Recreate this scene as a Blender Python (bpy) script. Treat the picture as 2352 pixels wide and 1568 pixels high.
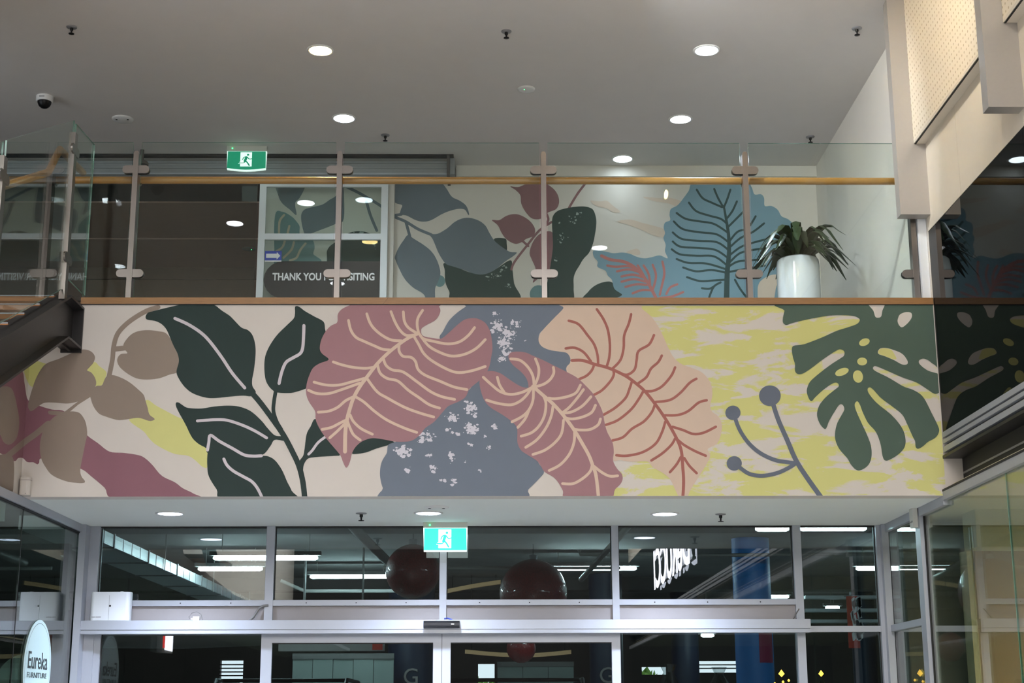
import bpy, bmesh, math, random
from mathutils import Matrix, Vector
random.seed(7)
for o in list(bpy.data.objects): bpy.data.objects.remove(o)
S = bpy.context.scene
COL = S.collection
R_ = math.radians

# ------------------------------------------------------------------ camera
W, H, F = 2352.0, 1568.0, 3500.0
HOR, VPX, EYE = 1640.0, 1130.0, 1.6
def norm(v):
    l = math.sqrt(sum(a*a for a in v)); return [a/l for a in v]
_yc = norm([VPX-W/2, -(HOR-H/2), F])
_xc = norm([1.0, 0.0, -_yc[0]/_yc[2]])
_zc = [_yc[1]*_xc[2]-_yc[2]*_xc[1], _yc[2]*_xc[0]-_yc[0]*_xc[2], _yc[0]*_xc[1]-_yc[1]*_xc[0]]
if _zc[1] < 0: _zc = [-a for a in _zc]
AX = [_xc, _yc, _zc]                       # world axes written in camera axes
cam = bpy.data.cameras.new('camera'); cam.sensor_width = 36; cam.lens = F/W*36
cam.clip_start = 0.05; cam.clip_end = 300
co = bpy.data.objects.new('camera', cam); COL.objects.link(co); S.camera = co
co.matrix_world = Matrix([[AX[i][0], AX[i][1], -AX[i][2], (0, 0, EYE)[i]] for i in range(3)] + [[0, 0, 0, 1]])
def ray(px, py):
    d = (px-W/2, -(py-H/2), F)
    return [sum(AX[i][k]*d[k] for k in range(3)) for i in range(3)]
def atY(px, py, Y):
    d = ray(px, py); t = Y/d[1]; return Vector((d[0]*t, Y, d[2]*t+EYE))
def atX(px, py, X):
    d = ray(px, py); t = X/d[0]; return Vector((X, d[1]*t, d[2]*t+EYE))
def atZ(px, py, Z):
    d = ray(px, py); t = (Z-EYE)/d[2]; return Vector((d[0]*t, d[1]*t, Z))

# ------------------------------------------------------------------ world, daylight, added fill, exposure
wd = bpy.data.worlds.new('world'); S.world = wd; wd.use_nodes = True
bg = wd.node_tree.nodes['Background']; bg.inputs[0].default_value = (0.86, 0.93, 1.0, 1); bg.inputs[1].default_value = 1.6
S.view_settings.view_transform = 'Standard'; S.view_settings.look = 'None'
S.view_settings.gamma = 1.0; S.view_settings.exposure = 0.15; S.view_settings.use_curve_mapping = False
def area(name, loc, rot, sx, sy, power, col):
    l = bpy.data.lights.new(name, 'AREA'); l.shape = 'RECTANGLE'; l.size = sx; l.size_y = sy
    l.energy = power; l.color = col
    o = bpy.data.objects.new(name, l); COL.objects.link(o); o.location = loc; o.rotation_euler = rot
    return o
FILL_P, SKY_P = 640, 2000
area('front_fill_light', (0, -11.7, 7.9), (R_(90), 0, 0), 6.6, 3.0, FILL_P, (1.0, 0.97, 0.97))   # faces +Y; added light behind the viewer to brighten the mural
area('skylight_daylight', (0.4, -4.8, 9.45), (0, 0, 0), 5.5, 8.0, SKY_P, (1.0, 0.96, 0.92))

# ------------------------------------------------------------------ materials
def lin(c): return tuple(((v/255)/12.92 if v/255 <= .04045 else ((v/255+.055)/1.055)**2.4) for v in c)
def mat(name, col, rough=.6, metal=0., noise=0., nscale=20., spec=.5, emit=None, es=0., stretch=None, bump=0., coat=0.):
    m = bpy.data.materials.new(name); m.use_nodes = True; nt = m.node_tree; b = nt.nodes['Principled BSDF']
    c = lin(col); b.inputs['Base Color'].default_value = (*c, 1)
    b.inputs['Roughness'].default_value = rough; b.inputs['Metallic'].default_value = metal
    b.inputs['Specular IOR Level'].default_value = spec; b.inputs['Coat Weight'].default_value = coat
    if emit is not None:
        b.inputs['Emission Color'].default_value = (*lin(emit), 1); b.inputs['Emission Strength'].default_value = es
    if noise or bump:
        g = nt.nodes.new('ShaderNodeNewGeometry'); mp = nt.nodes.new('ShaderNodeMapping')
        nt.links.new(g.outputs['Position'], mp.inputs[0])
        if stretch: mp.inputs['Scale'].default_value = stretch
        n = nt.nodes.new('ShaderNodeTexNoise'); n.inputs['Scale'].default_value = nscale; n.inputs['Detail'].default_value = 4
        nt.links.new(mp.outputs[0], n.inputs['Vector'])
        if noise:
            mx = nt.nodes.new('ShaderNodeMix'); mx.data_type = 'RGBA'
            mx.inputs['A'].default_value = (*[v*(1-noise) for v in c], 1)
            mx.inputs['B'].default_value = (*[min(1, v*(1+noise)) for v in c], 1)
            nt.links.new(n.outputs[0], mx.inputs['Factor']); nt.links.new(mx.outputs['Result'], b.inputs['Base Color'])
        if bump:
            bp = nt.nodes.new('ShaderNodeBump'); bp.inputs['Strength'].default_value = bump; bp.inputs['Distance'].default_value = .01
            nt.links.new(n.outputs[0], bp.inputs['Height']); nt.links.new(bp.outputs[0], b.inputs['Normal'])
    return m
def glass(name, tint=(235, 245, 240), f0=.04, rough=0.0, film=None, filmfac=0.):
    m = bpy.data.materials.new(name); m.use_nodes = True; nt = m.node_tree; N = nt.nodes; L = nt.links
    N.clear(); out = N.new('ShaderNodeOutputMaterial')
    tr = N.new('ShaderNodeBsdfTransparent'); tr.inputs[0].default_value = (*lin(tint), 1)
    gl = N.new('ShaderNodeBsdfGlossy'); gl.inputs['Roughness'].default_value = rough; gl.inputs[0].default_value = (1, 1, 1, 1)
    g = N.new('ShaderNodeNewGeometry'); dt = N.new('ShaderNodeVectorMath'); dt.operation = 'DOT_PRODUCT'
    L.new(g.outputs['Incoming'], dt.inputs[0]); L.new(g.outputs['Normal'], dt.inputs[1])
    def M(op, a, b):
        n = N.new('ShaderNodeMath'); n.operation = op
        for k, v in enumerate((a, b)):
            if v is None: continue
            if isinstance(v, (int, float)): n.inputs[k].default_value = v
            else: L.new(v, n.inputs[k])
        return n.outputs[0]
    a = M('ABSOLUTE', dt.outputs['Value'], None); s = M('SUBTRACT', 1.0, a); p = M('POWER', s, 5.0)
    f = M('ADD', M('MULTIPLY', p, 1-f0), f0)
    mx = N.new('ShaderNodeMixShader'); L.new(f, mx.inputs[0])
    base = tr.outputs[0]
    if film is not None:
        d = N.new('ShaderNodeBsdfDiffuse'); d.inputs[0].default_value = (*lin(film), 1)
        m2 = N.new('ShaderNodeMixShader'); m2.inputs[0].default_value = filmfac
        L.new(tr.outputs[0], m2.inputs[1]); L.new(d.outputs[0], m2.inputs[2]); base = m2.outputs[0]
    L.new(base, mx.inputs[1]); L.new(gl.outputs[0], mx.inputs[2]); L.new(mx.outputs[0], out.inputs[0])
    return m
M = {}
M['cream'] = mat('cream_paint', (213, 206, 198), .75, noise=.03, nscale=6)
M['white_wall'] = mat('white_wall_paint', (214, 210, 202), .7, noise=.03, nscale=4)
M['ceiling'] = mat('ceiling_paint', (214, 210, 206), .85, noise=.03, nscale=5)
M['soffit'] = mat('soffit_paint', (234, 238, 233), .85, noise=.02, nscale=5)
M['fascia'] = mat('fascia_paint', (214, 205, 190), .6, noise=.02)
M['fin'] = mat('fin_grey_metal', (168, 163, 157), .38, metal=.35, noise=.03, nscale=40)
M['wood'] = mat('oak_trim', (146, 106, 62), .42, noise=.35, nscale=9, stretch=(1.2, 14, 22))
M['rail_wood'] = mat('handrail_timber', (176, 124, 62), .28, noise=.28, nscale=10, stretch=(1, 14, 20), coat=.3)
M['tread'] = mat('tread_timber', (160, 104, 52), .35, noise=.3, nscale=8, stretch=(1.5, 14, 20))
M['steel'] = mat('brushed_steel', (132, 126, 121), .28, metal=.95, noise=.06, nscale=30, stretch=(30, 30, 2))
M['alu'] = mat('silver_aluminium', (172, 176, 184), .42, metal=.3, noise=.02, nscale=30)
M['alu_dark'] = mat('grey_aluminium', (140, 140, 142), .42, metal=.3)
M['panel_grey'] = mat('grey_infill_panel', (158, 152, 150), .6, noise=.04, nscale=8)
M['white_powder'] = mat('white_powder_coat', (224, 228, 232), .4)
M['black_steel'] = mat('black_painted_steel', (30, 27, 27), .42, metal=.1, noise=.2, nscale=18, bump=.05)
M['black'] = mat('black_plastic', (12, 12, 14), .35, spec=.25)
M['gasket'] = mat('black_gasket', (8, 8, 9), .6)
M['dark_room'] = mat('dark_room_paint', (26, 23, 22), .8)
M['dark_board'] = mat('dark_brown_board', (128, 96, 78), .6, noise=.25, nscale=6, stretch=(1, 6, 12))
M['ceiling_board'] = mat('brown_ceiling_board', (208, 164, 148), .6, noise=.12, nscale=5, stretch=(1, 8, 1))
M['floor'] = mat('floor_tile', (206, 205, 206), .35, noise=.05, nscale=3)
M['carpet'] = mat('grey_upper_floor', (98, 97, 96), .7, noise=.06, nscale=12)
M['shop_beige'] = mat('shop_beige_wall', (176, 152, 128), .75, noise=.03)
M['shop_pale'] = mat('shop_pale_ceiling', (226, 218, 190), .8)
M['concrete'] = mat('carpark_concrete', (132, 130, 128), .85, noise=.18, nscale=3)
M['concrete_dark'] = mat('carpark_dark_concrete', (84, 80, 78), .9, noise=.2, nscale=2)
M['galv'] = mat('galvanised_sheet', (222, 232, 236), .4, metal=.15, noise=.12, nscale=8)
M['pipe'] = mat('painted_pipe', (188, 186, 182), .5)
M['pipe_grey'] = mat('grey_pipe', (120, 118, 116), .5)
M['blue'] = mat('blue_column_paint', (40, 130, 215), .45, noise=.08, nscale=3)
M['navy'] = mat('navy_column_paint', (22, 40, 66), .5)
M['magenta'] = mat('magenta_poster', (150, 40, 88), .5)
M['red'] = mat('red_banner', (205, 60, 42), .6)
M['white_paint'] = mat('white_print', (232, 232, 232), .6)
M['tan'] = mat('tan_reflection_glow', (190, 160, 120), .6, emit=(190, 150, 105), es=.22)  # glow put in to imitate a lit cove mirrored in glass
M['bauble'] = mat('red_glitter', (128, 18, 20), .4, metal=.0, noise=.6, nscale=60, bump=.6, coat=.6)
M['pot'] = mat('white_glazed_pot', (226, 230, 234), .18, coat=.4)
M['soil'] = mat('potting_soil', (46, 36, 28), .9, noise=.3, nscale=30)
M['leafgreen'] = mat('plant_leaf', (40, 58, 28), .4, noise=.3, nscale=20)
M['fir'] = mat('fir_needles', (22, 42, 26), .7, noise=.4, nscale=30)
M['hedge'] = mat('garden_hedge', (120, 170, 60), .7, noise=.5, nscale=6)
M['car'] = mat('black_car_paint', (10, 10, 12), .15, coat=1.0)
M['carglass'] = mat('car_window_tint', (12, 14, 16), .05)
M['tyre'] = mat('tyre_rubber', (18, 18, 18), .8)
M['screen_grey'] = mat('grey_green_panel', (150, 162, 156), .6, noise=.06, nscale=3)
M['blue_sticker'] = mat('blue_sticker', (40, 66, 170), .5)
M['sign_black'] = mat('black_decal', (20, 20, 22), .35)
M['sign_text'] = mat('white_lettering', (228, 228, 230), .5)
M['shutter'] = mat('shutter_metal', (150, 154, 156), .45, metal=.4, noise=.03)
M['darkglass'] = mat('dark_glazing', (4, 5, 8), .015, spec=.07)
def lens(name, col, es, pw=4.0, base=25.):
    # reflector downlight: light leaves mostly straight down, falling off with the angle from the lens axis
    m = mat(name, (255, 255, 255), .5, emit=col, es=es); nt = m.node_tree; N = nt.nodes; L = nt.links
    g = N.new('ShaderNodeNewGeometry'); d = N.new('ShaderNodeVectorMath'); d.operation = 'DOT_PRODUCT'
    L.new(g.outputs['Incoming'], d.inputs[0]); L.new(g.outputs['Normal'], d.inputs[1])
    p = N.new('ShaderNodeMath'); p.operation = 'POWER'; p.inputs[1].default_value = pw
    a = N.new('ShaderNodeMath'); a.operation = 'ABSOLUTE'; L.new(d.outputs['Value'], a.inputs[0]); L.new(a.outputs[0], p.inputs[0])
    k = N.new('ShaderNodeMath'); k.operation = 'MULTIPLY'; k.inputs[1].default_value = es; L.new(p.outputs[0], k.inputs[0])
    q = N.new('ShaderNodeMath'); q.operation = 'ADD'; q.inputs[1].default_value = base; L.new(k.outputs[0], q.inputs[0])
    L.new(q.outputs[0], N['Principled BSDF'].inputs['Emission Strength']); return m
M['lens'] = lens('lit_lens_cool', (232, 241, 255), 760)
M['lens_hall'] = lens('lit_lens_hall', (238, 240, 250), 1900)
M['lens_dim'] = lens('lit_lens_dim', (232, 241, 255), 20, 1.0, 8.)
M['lens_soffit'] = lens('lit_lens_soffit', (214, 228, 255), 3200, 5.0, 14.)
M['lens_shop'] = lens('lit_lens_shop', (255, 232, 190), 1700, 2.0)
M['lens_warm'] = lens('lit_lens_warm', (255, 216, 146), 700)
M['tube'] = mat('lit_tube', (255, 255, 255), .5, emit=(220, 250, 255), es=75)
M['ring'] = mat('white_trim_ring', (226, 226, 224), .5)
M['exit_green'] = mat('exit_green_lit', (10, 120, 90), .4, emit=(0, 140, 104), es=.75)
M['exit_white'] = mat('exit_white_lit', (240, 250, 246), .4, emit=(225, 245, 238), es=.9)
M['exit_green2'] = mat('exit_teal_lit', (40, 190, 175), .4, emit=(70, 224, 208), es=.85)
M['exit_white2'] = mat('exit_white_bright', (240, 255, 250), .4, emit=(240, 255, 250), es=1.4)
M['exit_case'] = mat('exit_sign_case', (206, 206, 198), .5)
M['led_green'] = mat('green_led', (40, 255, 120), .4, emit=(60, 255, 130), es=6)
M['fairy'] = mat('fairy_lights', (255, 200, 90), .4, emit=(255, 190, 70), es=5)
M['sign_lit'] = mat('lit_white_letters', (255, 255, 255), .4, emit=(235, 238, 255), es=10)
M['sign_red'] = mat('lit_red_block', (220, 50, 40), .4, emit=(230, 40, 30), es=4)
M['disc'] = mat('pale_mint_disc', (168, 188, 184), .4, emit=(214, 236, 232), es=.06)
M['disc_text'] = mat('charcoal_lettering', (38, 46, 46), .5)
M['glass'] = glass('clear_glass', (245, 250, 248), .02)
M['glass_entry'] = glass('entrance_glass', (220, 228, 228), .08)
M['glass_shop'] = glass('shopfront_glass', (216, 226, 220), .06)
M['glass_edge'] = mat('green_glass_edge', (96, 140, 124), .12, spec=.8)
M['frost'] = glass('frosted_film', (210, 222, 216), .05, film=(190, 200, 192), filmfac=.42)
M['cello'] = glass('clear_cellophane', (220, 225, 225), .12, rough=.08)
PAINT = dict(green=(20, 43, 39), taupe=(142, 127, 114), yellow=(210, 208, 134), plum=(136, 92, 102), mauve=(158, 117, 122),
    slate=(106, 116, 130), peach=(212, 189, 170), terra=(162, 97, 88), beige=(216, 190, 170), lilac=(206, 197, 203),
    monstera=(74, 94, 82), berry=(98, 106, 120), cream2=(213, 206, 198), dab=(214, 212, 222),
    uslate=(104, 118, 128), ublue=(118, 152, 168), udark=(30, 58, 52), umauve=(136, 98, 102), upeach=(212, 196, 180),
    ured=(182, 112, 106), uvein=(34, 66, 66), uteal=(104, 140, 144), ubeige=(196, 180, 160), dabg=(150, 166, 160))
for k, c in PAINT.items(): M[k] = mat('mural_'+k, c, .7, noise=.035, nscale=10)
# perforated acoustic panel: dots in the material (holes are far below 10 px)
def perforated():
    m = mat('perforated_panel', (222, 206, 176), .6); nt = m.node_tree; N = nt.nodes; L = nt.links; b = N['Principled BSDF']
    g = N.new('ShaderNodeNewGeometry'); sp = N.new('ShaderNodeSeparateXYZ'); L.new(g.outputs['Position'], sp.inputs[0])
    def MM(op, a, c=None):
        n = N.new('ShaderNodeMath'); n.operation = op
        for k, v in enumerate((a, c)):
            if v is None: continue
            if isinstance(v, (int, float)): n.inputs[k].default_value = v
            else: L.new(v, n.inputs[k])
        return n.outputs[0]
    P = .055
    u = MM('SUBTRACT', MM('FRACT', MM('DIVIDE', MM('ADD', sp.outputs['Y'], 40.), P)), .5)
    w = MM('SUBTRACT', MM('FRACT', MM('DIVIDE', MM('ADD', sp.outputs['Z'], 40.), P)), .5)
    d = MM('SQRT', MM('ADD', MM('MULTIPLY', u, u), MM('MULTIPLY', w, w)))
    h = MM('LESS_THAN', d, .17)
    mx = N.new('ShaderNodeMix'); mx.data_type = 'RGBA'; L.new(h, mx.inputs['Factor'])
    mx.inputs['A'].default_value = (*lin((220, 210, 192)), 1); mx.inputs['B'].default_value = (*lin((176, 160, 134)), 1)
    L.new(mx.outputs['Result'], b.inputs['Base Color']); return m
M['perf'] = perforated()
def wash():
    m = mat('mural_yellow_wash', PAINT['yellow'], .7); nt = m.node_tree; N = nt.nodes; L = nt.links; b = N['Principled BSDF']
    g = N.new('ShaderNodeNewGeometry'); mp = N.new('ShaderNodeMapping'); mp.inputs['Scale'].default_value = (1.15, 1, 4.2); L.new(g.outputs['Position'], mp.inputs[0])
    n = N.new('ShaderNodeTexNoise'); n.inputs['Scale'].default_value = 1.9; n.inputs['Detail'].default_value = 6; n.inputs['Roughness'].default_value = .62
    n.inputs['Distortion'].default_value = .5
    L.new(mp.outputs[0], n.inputs['Vector'])
    r = N.new('ShaderNodeValToRGB'); r.color_ramp.elements[0].position = .455; r.color_ramp.elements[1].position = .50
    r.color_ramp.elements[0].color = (*lin(PAINT['cream2']), 1); r.color_ramp.elements[1].color = (*lin(PAINT['yellow']), 1)
    L.new(n.outputs[0], r.inputs[0]); L.new(r.outputs[0], b.inputs['Base Color']); return m
M['wash'] = wash()

# ------------------------------------------------------------------ mesh helpers
class MB:
    def __init__(s): s.v = []; s.f = []; s.m = []; s.sm = []
    def add(s, vs, fs, mi=0, sm=False):
        o = len(s.v); s.v += [tuple(v) for v in vs]
        for f in fs: s.f.append([i+o for i in f]); s.m.append(mi); s.sm.append(sm)
        return s
    def box(s, x0, x1, y0, y1, z0, z1, mi=0):
        if x0 > x1: x0, x1 = x1, x0
        if y0 > y1: y0, y1 = y1, y0
        if z0 > z1: z0, z1 = z1, z0
        vs = [(x, y, z) for z in (z0, z1) for y in (y0, y1) for x in (x0, x1)]
        return s.add(vs, [(0, 2, 3, 1), (4, 5, 7, 6), (0, 1, 5, 4), (2, 6, 7, 3), (0, 4, 6, 2), (1, 3, 7, 5)], mi)
    def bar(s, p, q, w, h, up=(0, 0, 1), mi=0):
        p, q = Vector(p), Vector(q); d = (q-p).normalized(); r = d.cross(Vector(up)).normalized(); u = r.cross(d)
        vs = [c+r*a*w/2+u*b*h/2 for c in (p, q) for a, b in ((-1, -1), (1, -1), (1, 1), (-1, 1))]
        return s.add(vs, [(3, 2, 1, 0), (4, 5, 6, 7), (0, 1, 5, 4), (1, 2, 6, 5), (2, 3, 7, 6), (3, 0, 4, 7)], mi)
    def tube(s, pts, r, n=10, mi=0, cap=True):
        pts = [Vector(p) for p in pts]; rings = []
        for i, p in enumerate(pts):
            d = (pts[min(i+1, len(pts)-1)]-pts[max(i-1, 0)]).normalized()
            a = Vector((0, 0, 1)) if abs(d.z) < .9 else Vector((1, 0, 0))
            u = d.cross(a).normalized(); w = u.cross(d); rr = r[i] if isinstance(r, (list, tuple)) else r
            rings.append([p+(u*math.cos(2*math.pi*k/n)+w*math.sin(2*math.pi*k/n))*rr for k in range(n)])
        vs = [v for g in rings for v in g]; fs = []
        for i in range(len(pts)-1):
            for k in range(n):
                fs.append((i*n+k, i*n+(k+1) % n, (i+1)*n+(k+1) % n, (i+1)*n+k))
        s.add(vs, fs, mi, True)
        if cap: s.add(rings[0], [tuple(range(n))[::-1]], mi); s.add(rings[-1], [tuple(range(n))], mi)
        return s
    def lathe(s, c, prof, n=24, mi=0, sm=True, sq=1.0):
        vs = []; fs = []
        for r, z in prof:
            for k in range(n): vs.append((c[0]+r*math.cos(2*math.pi*k/n), c[1]+r*math.sin(2*math.pi*k/n)*sq, c[2]+z))
        for i in range(len(prof)-1):
            for k in range(n): fs.append((i*n+k, i*n+(k+1) % n, (i+1)*n+(k+1) % n, (i+1)*n+k))
        s.add(vs, fs, mi, sm)
        for i, rev in ((0, True), (len(prof)-1, False)):
            if prof[i][0] > 1e-5:
                r, z = prof[i]; ring = [(c[0]+r*math.cos(2*math.pi*k/n), c[1]+r*math.sin(2*math.pi*k/n)*sq, c[2]+z) for k in range(n)]
                s.add(ring, [tuple(range(n))[::-1] if rev else tuple(range(n))], mi)
        return s
    def prism(s, poly, f, t0, t1, mi=0):
        """poly of (a,b) mapped by f(a,b,t) between t0 and t1"""
        n = len(poly); A = [f(a, b, t0) for a, b in poly]; B = [f(a, b, t1) for a, b in poly]
        return s.add(A+B, [tuple(range(n))[::-1], tuple(range(n, 2*n))]+[(i, (i+1) % n, n+(i+1) % n, n+i) for i in range(n)], mi)
    def build(s, name, mats, parent=None):
        me = bpy.data.meshes.new(name); me.from_pydata(s.v, [], s.f)
        for m in (mats if isinstance(mats, (list, tuple)) else [mats]): me.materials.append(M[m] if isinstance(m, str) else m)
        for p, mi, sm in zip(me.polygons, s.m, s.sm): p.material_index = mi; p.use_smooth = sm
        me.validate(); me.update()
        o = bpy.data.objects.new(name, me); COL.objects.link(o)
        if parent is not None: setp(o, parent)
        return o
def setp(o, parent):
    o.parent = parent
    o.matrix_parent_inverse = Matrix.Translation(-parent.location) if parent.type == 'EMPTY' else Matrix()
def thing(name, label, cat, loc=(0, 0, 0), group=None):
    o = bpy.data.objects.new(name, None); COL.objects.link(o); o.location = loc; o.empty_display_size = .1
    o['label'] = label; o['category'] = cat
    if group: o['group'] = group
    return o
def tag(o, label, cat, group=None):
    o['label'] = label; o['category'] = cat
    if group: o['group'] = group
    return o
def struct(o, label=None):
    o['kind'] = 'structure'
    if label: o['label'] = label
    return o
def sempty(name, loc=(0, 0, 0), label=None):
    o = bpy.data.objects.new(name, None); COL.objects.link(o); o.location = loc; o.empty_display_size = .1
    return struct(o, label)
def flip_fix(o):
    bm = bmesh.new(); bm.from_mesh(o.data); bmesh.ops.recalc_face_normals(bm, faces=bm.faces); bm.to_mesh(o.data); bm.free(); return o
def text_obj(name, s, size, xdir, ydir, origin, material, parent=None, bold=0., sx=1., depth=.002, align='CENTER'):
    cu = bpy.data.curves.new(name, 'FONT'); cu.body = s; cu.size = size; cu.align_x = align; cu.align_y = 'CENTER'
    cu.offset = bold; cu.extrude = depth; cu.resolution_u = 3
    t = bpy.data.objects.new(name+'_tmp', cu); COL.objects.link(t)
    bpy.context.view_layer.update()
    me = bpy.data.meshes.new_from_object(t.evaluated_get(bpy.context.evaluated_depsgraph_get()))
    bpy.data.objects.remove(t); me.name = name
    x, y = Vector(xdir), Vector(ydir); z = x.cross(y)
    mt = Matrix(((x.x*sx, y.x, z.x, origin[0]), (x.y*sx, y.y, z.y, origin[1]), (x.z*sx, y.z, z.z, origin[2]), (0, 0, 0, 1)))
    me.transform(mt); me.materials.clear(); me.materials.append(M[material])
    o = bpy.data.objects.new(name, me); COL.objects.link(o)
    if parent is not None: setp(o, parent)
    return o

# ------------------------------------------------------------------ main dimensions (metres)
XR, XL = 3.46, -3.565           # right / left side planes
YB = 11.5                       # bulkhead face
YG = 13.4                       # entrance glazing
ZS, ZT = 3.205, 4.71            # soffit, upper floor
ZC = 7.27                       # upper ceiling
YW = 15.37                      # upper mural wall
YBAL = 11.60                    # balustrade plane

# ------------------------------------------------------------------ shell
struct(MB().box(-9, 9, -12.2, 36, -.12, 0).build('floor', 'floor'))
struct(MB().box(-9, XR+.5, YB+.15, 19.5, ZT-.25, ZT).build('floor_upper', 'carpet'))
struct(MB().box(-9, XR+.6, 1.5, 19.5, ZC, ZC+.2).build('ceiling', 'ceiling'))
struct(MB().box(-9, 9, -12.2, 1.5, 9.6, 9.8).box(-9, 9, 1.5, 1.7, ZC+.2, 9.7).build('ceiling_atrium', 'ceiling'))
# bulkhead: front wall carrying the mural + soffit slab
wall_front = struct(MB().box(XL, 3.62, YB, YB+.15, ZS, ZT).build('wall_front', 'cream'), 'cream bulkhead wall painted with leaf mural')
struct(MB().box(XL, 3.62, YB+.15, YG+.12, ZS, ZS+.12).build('ceiling_soffit', 'soffit'))
# left side wall under the stair (turns the corner towards the viewer)
wl = MB()
wl.add([(XL, YB, ZS), (XL, 5.5, ZS), (XL, 5.5, 3.22), (XL, 9.0, 3.40), (XL, 10.9, 4.30), (XL, YB, 4.45),
        (XL-.12, YB, ZS), (XL-.12, 5.5, ZS), (XL-.12, 5.5, 3.22), (XL-.12, 9.0, 3.40), (XL-.12, 10.9, 4.30), (XL-.12, YB, 4.45)],
       [(0, 1, 2, 3, 4, 5), (11, 10, 9, 8, 7, 6), (0, 6, 7, 1), (1, 7, 8, 2), (2, 8, 9, 3), (3, 9, 10, 4), (4, 10, 11, 5), (5, 11, 6, 0)])
wall_left = struct(flip_fix(wl.build('wall_left', 'cream')), 'cream side wall below the stair with painted leaves')
struct(MB().box(-5.2, -5.0, -12, YB, 3.0, 9.6).build('wall_left_upper', 'white_wall'))
struct(MB().box(XL-.1, -5.2, -12, YB, 3.02, 3.20).build('ceiling_left_shop', 'soffit'))
# rear of the atrium; unseen high opening made up to frame the added fill light
wr = sempty('wall_rear', (0, -12, 0))
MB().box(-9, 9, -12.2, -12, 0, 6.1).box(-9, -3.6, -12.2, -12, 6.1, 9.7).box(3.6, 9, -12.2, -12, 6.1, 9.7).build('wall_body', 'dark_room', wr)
for x in (-3.5, -1.2, 1.2, 3.5): MB().box(x-.05, x+.05, -12.05, -11.95, 6.1, 9.6).build('mullion', 'alu', wr)
# right side wall (upper level, behind the balustrade and above the hall)
wright = sempty('wall_right', (XR, 8, 0), 'white right wall above the dark glazing')
MB().box(XR, XR+.2, YB, 19.5, ZT, ZC+.1).build('wall_body', 'white_wall', wright)
seams = [11.5, 10.62, 9.25, 8.0, 6.6, 5.2, 2.0, -12]
for a, b in zip(seams[:-1], seams[1:]): MB().box(XR, XR+.06, b+.003, a-.003, 5.31, 6.5).build('wall_panel', 'fascia', wright)
MB().box(XR+.03, XR+.2, -12, YB, 5.31, 9.6).build('wall_backing', 'gasket', wright)
fins = [11.40, 9.21, 7.02, 4.83]
for k, y in enumerate(fins):
    f = MB().box(3.225, XR, y, y+.115, 5.42, 9.5 if y < 11 else ZC-.002).build('trim_%d' % (k+1), 'fin')
    struct(f, 'grey vertical fin on the right wall')
for k, (a, b) in enumerate(zip(fins, fins[1:])):
    MB().box(3.366, 3.385, b+.118, a-.003, 6.03, 9.5).build('acoustic_panel', 'perf', wright)
    MB().box(3.366, XR, b+.118, a-.003, 6.012, 6.028).build('panel_ledge', 'fascia', wright)
    MB().box(3.372, 3.385, b+.118, a-.003, 6.008, 6.0125).build('panel_shadow_gap', 'gasket', wright)
# dark glazed wall on the right
w1 = sempty('window_1', (XR, 8, ZS), 'dark reflective glazing on the right side wall')
ys = [11.5, 9.3, 7.0, 4.0, 0, -12]
for a, b in zip(ys[:-1], ys[1:]): MB().box(XR+.004, XR+.02, b+.002, a-.001, 3.66, 5.31).build('pane', 'darkglass', w1)
for z0, z1, dx in ((3.648, 3.69, .004), (3.602, 3.632, .004), (3.535, 3.578, .004)):
    MB().box(XR-dx, XR+.05, -12, YB-.01, z0, z1).build('track_rail', 'alu', w1)
MB().box(XR+.03, XR+.06, -12, YB-.012, 3.51, 3.66).build('track_backing', 'gasket', w1)
MB().box(XR-.01, XR+.16, -12, YB+.0, 3.49, 3.512).build('track_flange', 'black_steel', w1)
MB().box(3.60, 3.66, -12, YB+.0, 3.24, 3.50).box(XR+.16, 3.66, -12, YB, 3.50, 3.52).build('recess', 'gasket', w1)
MB().box(3.595, 3.605, -12, YB-.02, 3.37, 3.385).build('recess_lip', 'alu_dark', w1)
# ---- right shop front
w2 = sempty('window_2', (XR, 8, 0), 'right shopfront glazing in a grey frame')
MB().box(XR-.03, XR+.05, -12, YB-.0, 3.17, 3.235).box(XR-.03, XR+.05, YB, YG, 3.135, ZS-.001).build('head_frame', 'alu', w2)
MB().box(XR-.035, 3.60, -12, YB-.01, 3.235, 3.25).build('head_gasket', 'gasket', w2)
MB().box(XR-.035, XR+.05, 12.16, 12.30, 0, 3.136).build('post', 'alu', w2)
MB().box(XR-.03, XR+.04, 12.30, YG-.02, 2.28, 2.335).build('transom', 'alu', w2)
for a, b, zb, zt in ((12.305, 13.33, 2.336, 3.134), (12.305, 13.33, .05, 2.279), (10.155, 12.155, .02, 3.168), (7.6, 10.145, .02, 3.168), (4.5, 7.59, .02, 3.168), (-12, 4.49, .02, 3.168)):
    MB().box(XR+.002, XR+.012, a, b, zb, zt).build('pane', ['glass_shop'], w2)
for y in (10.15, 7.595): MB().box(XR+.001, XR+.013, y-.004, y+.004, .02, 3.168).build('pane_joint', 'glass_edge', w2)
for y in (12.31, 12.15, 13.33): MB().box(XR-.005, XR+.02, y-.006, y+.006, .02, 3.13).build('gasket', 'gasket', w2)
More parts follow.
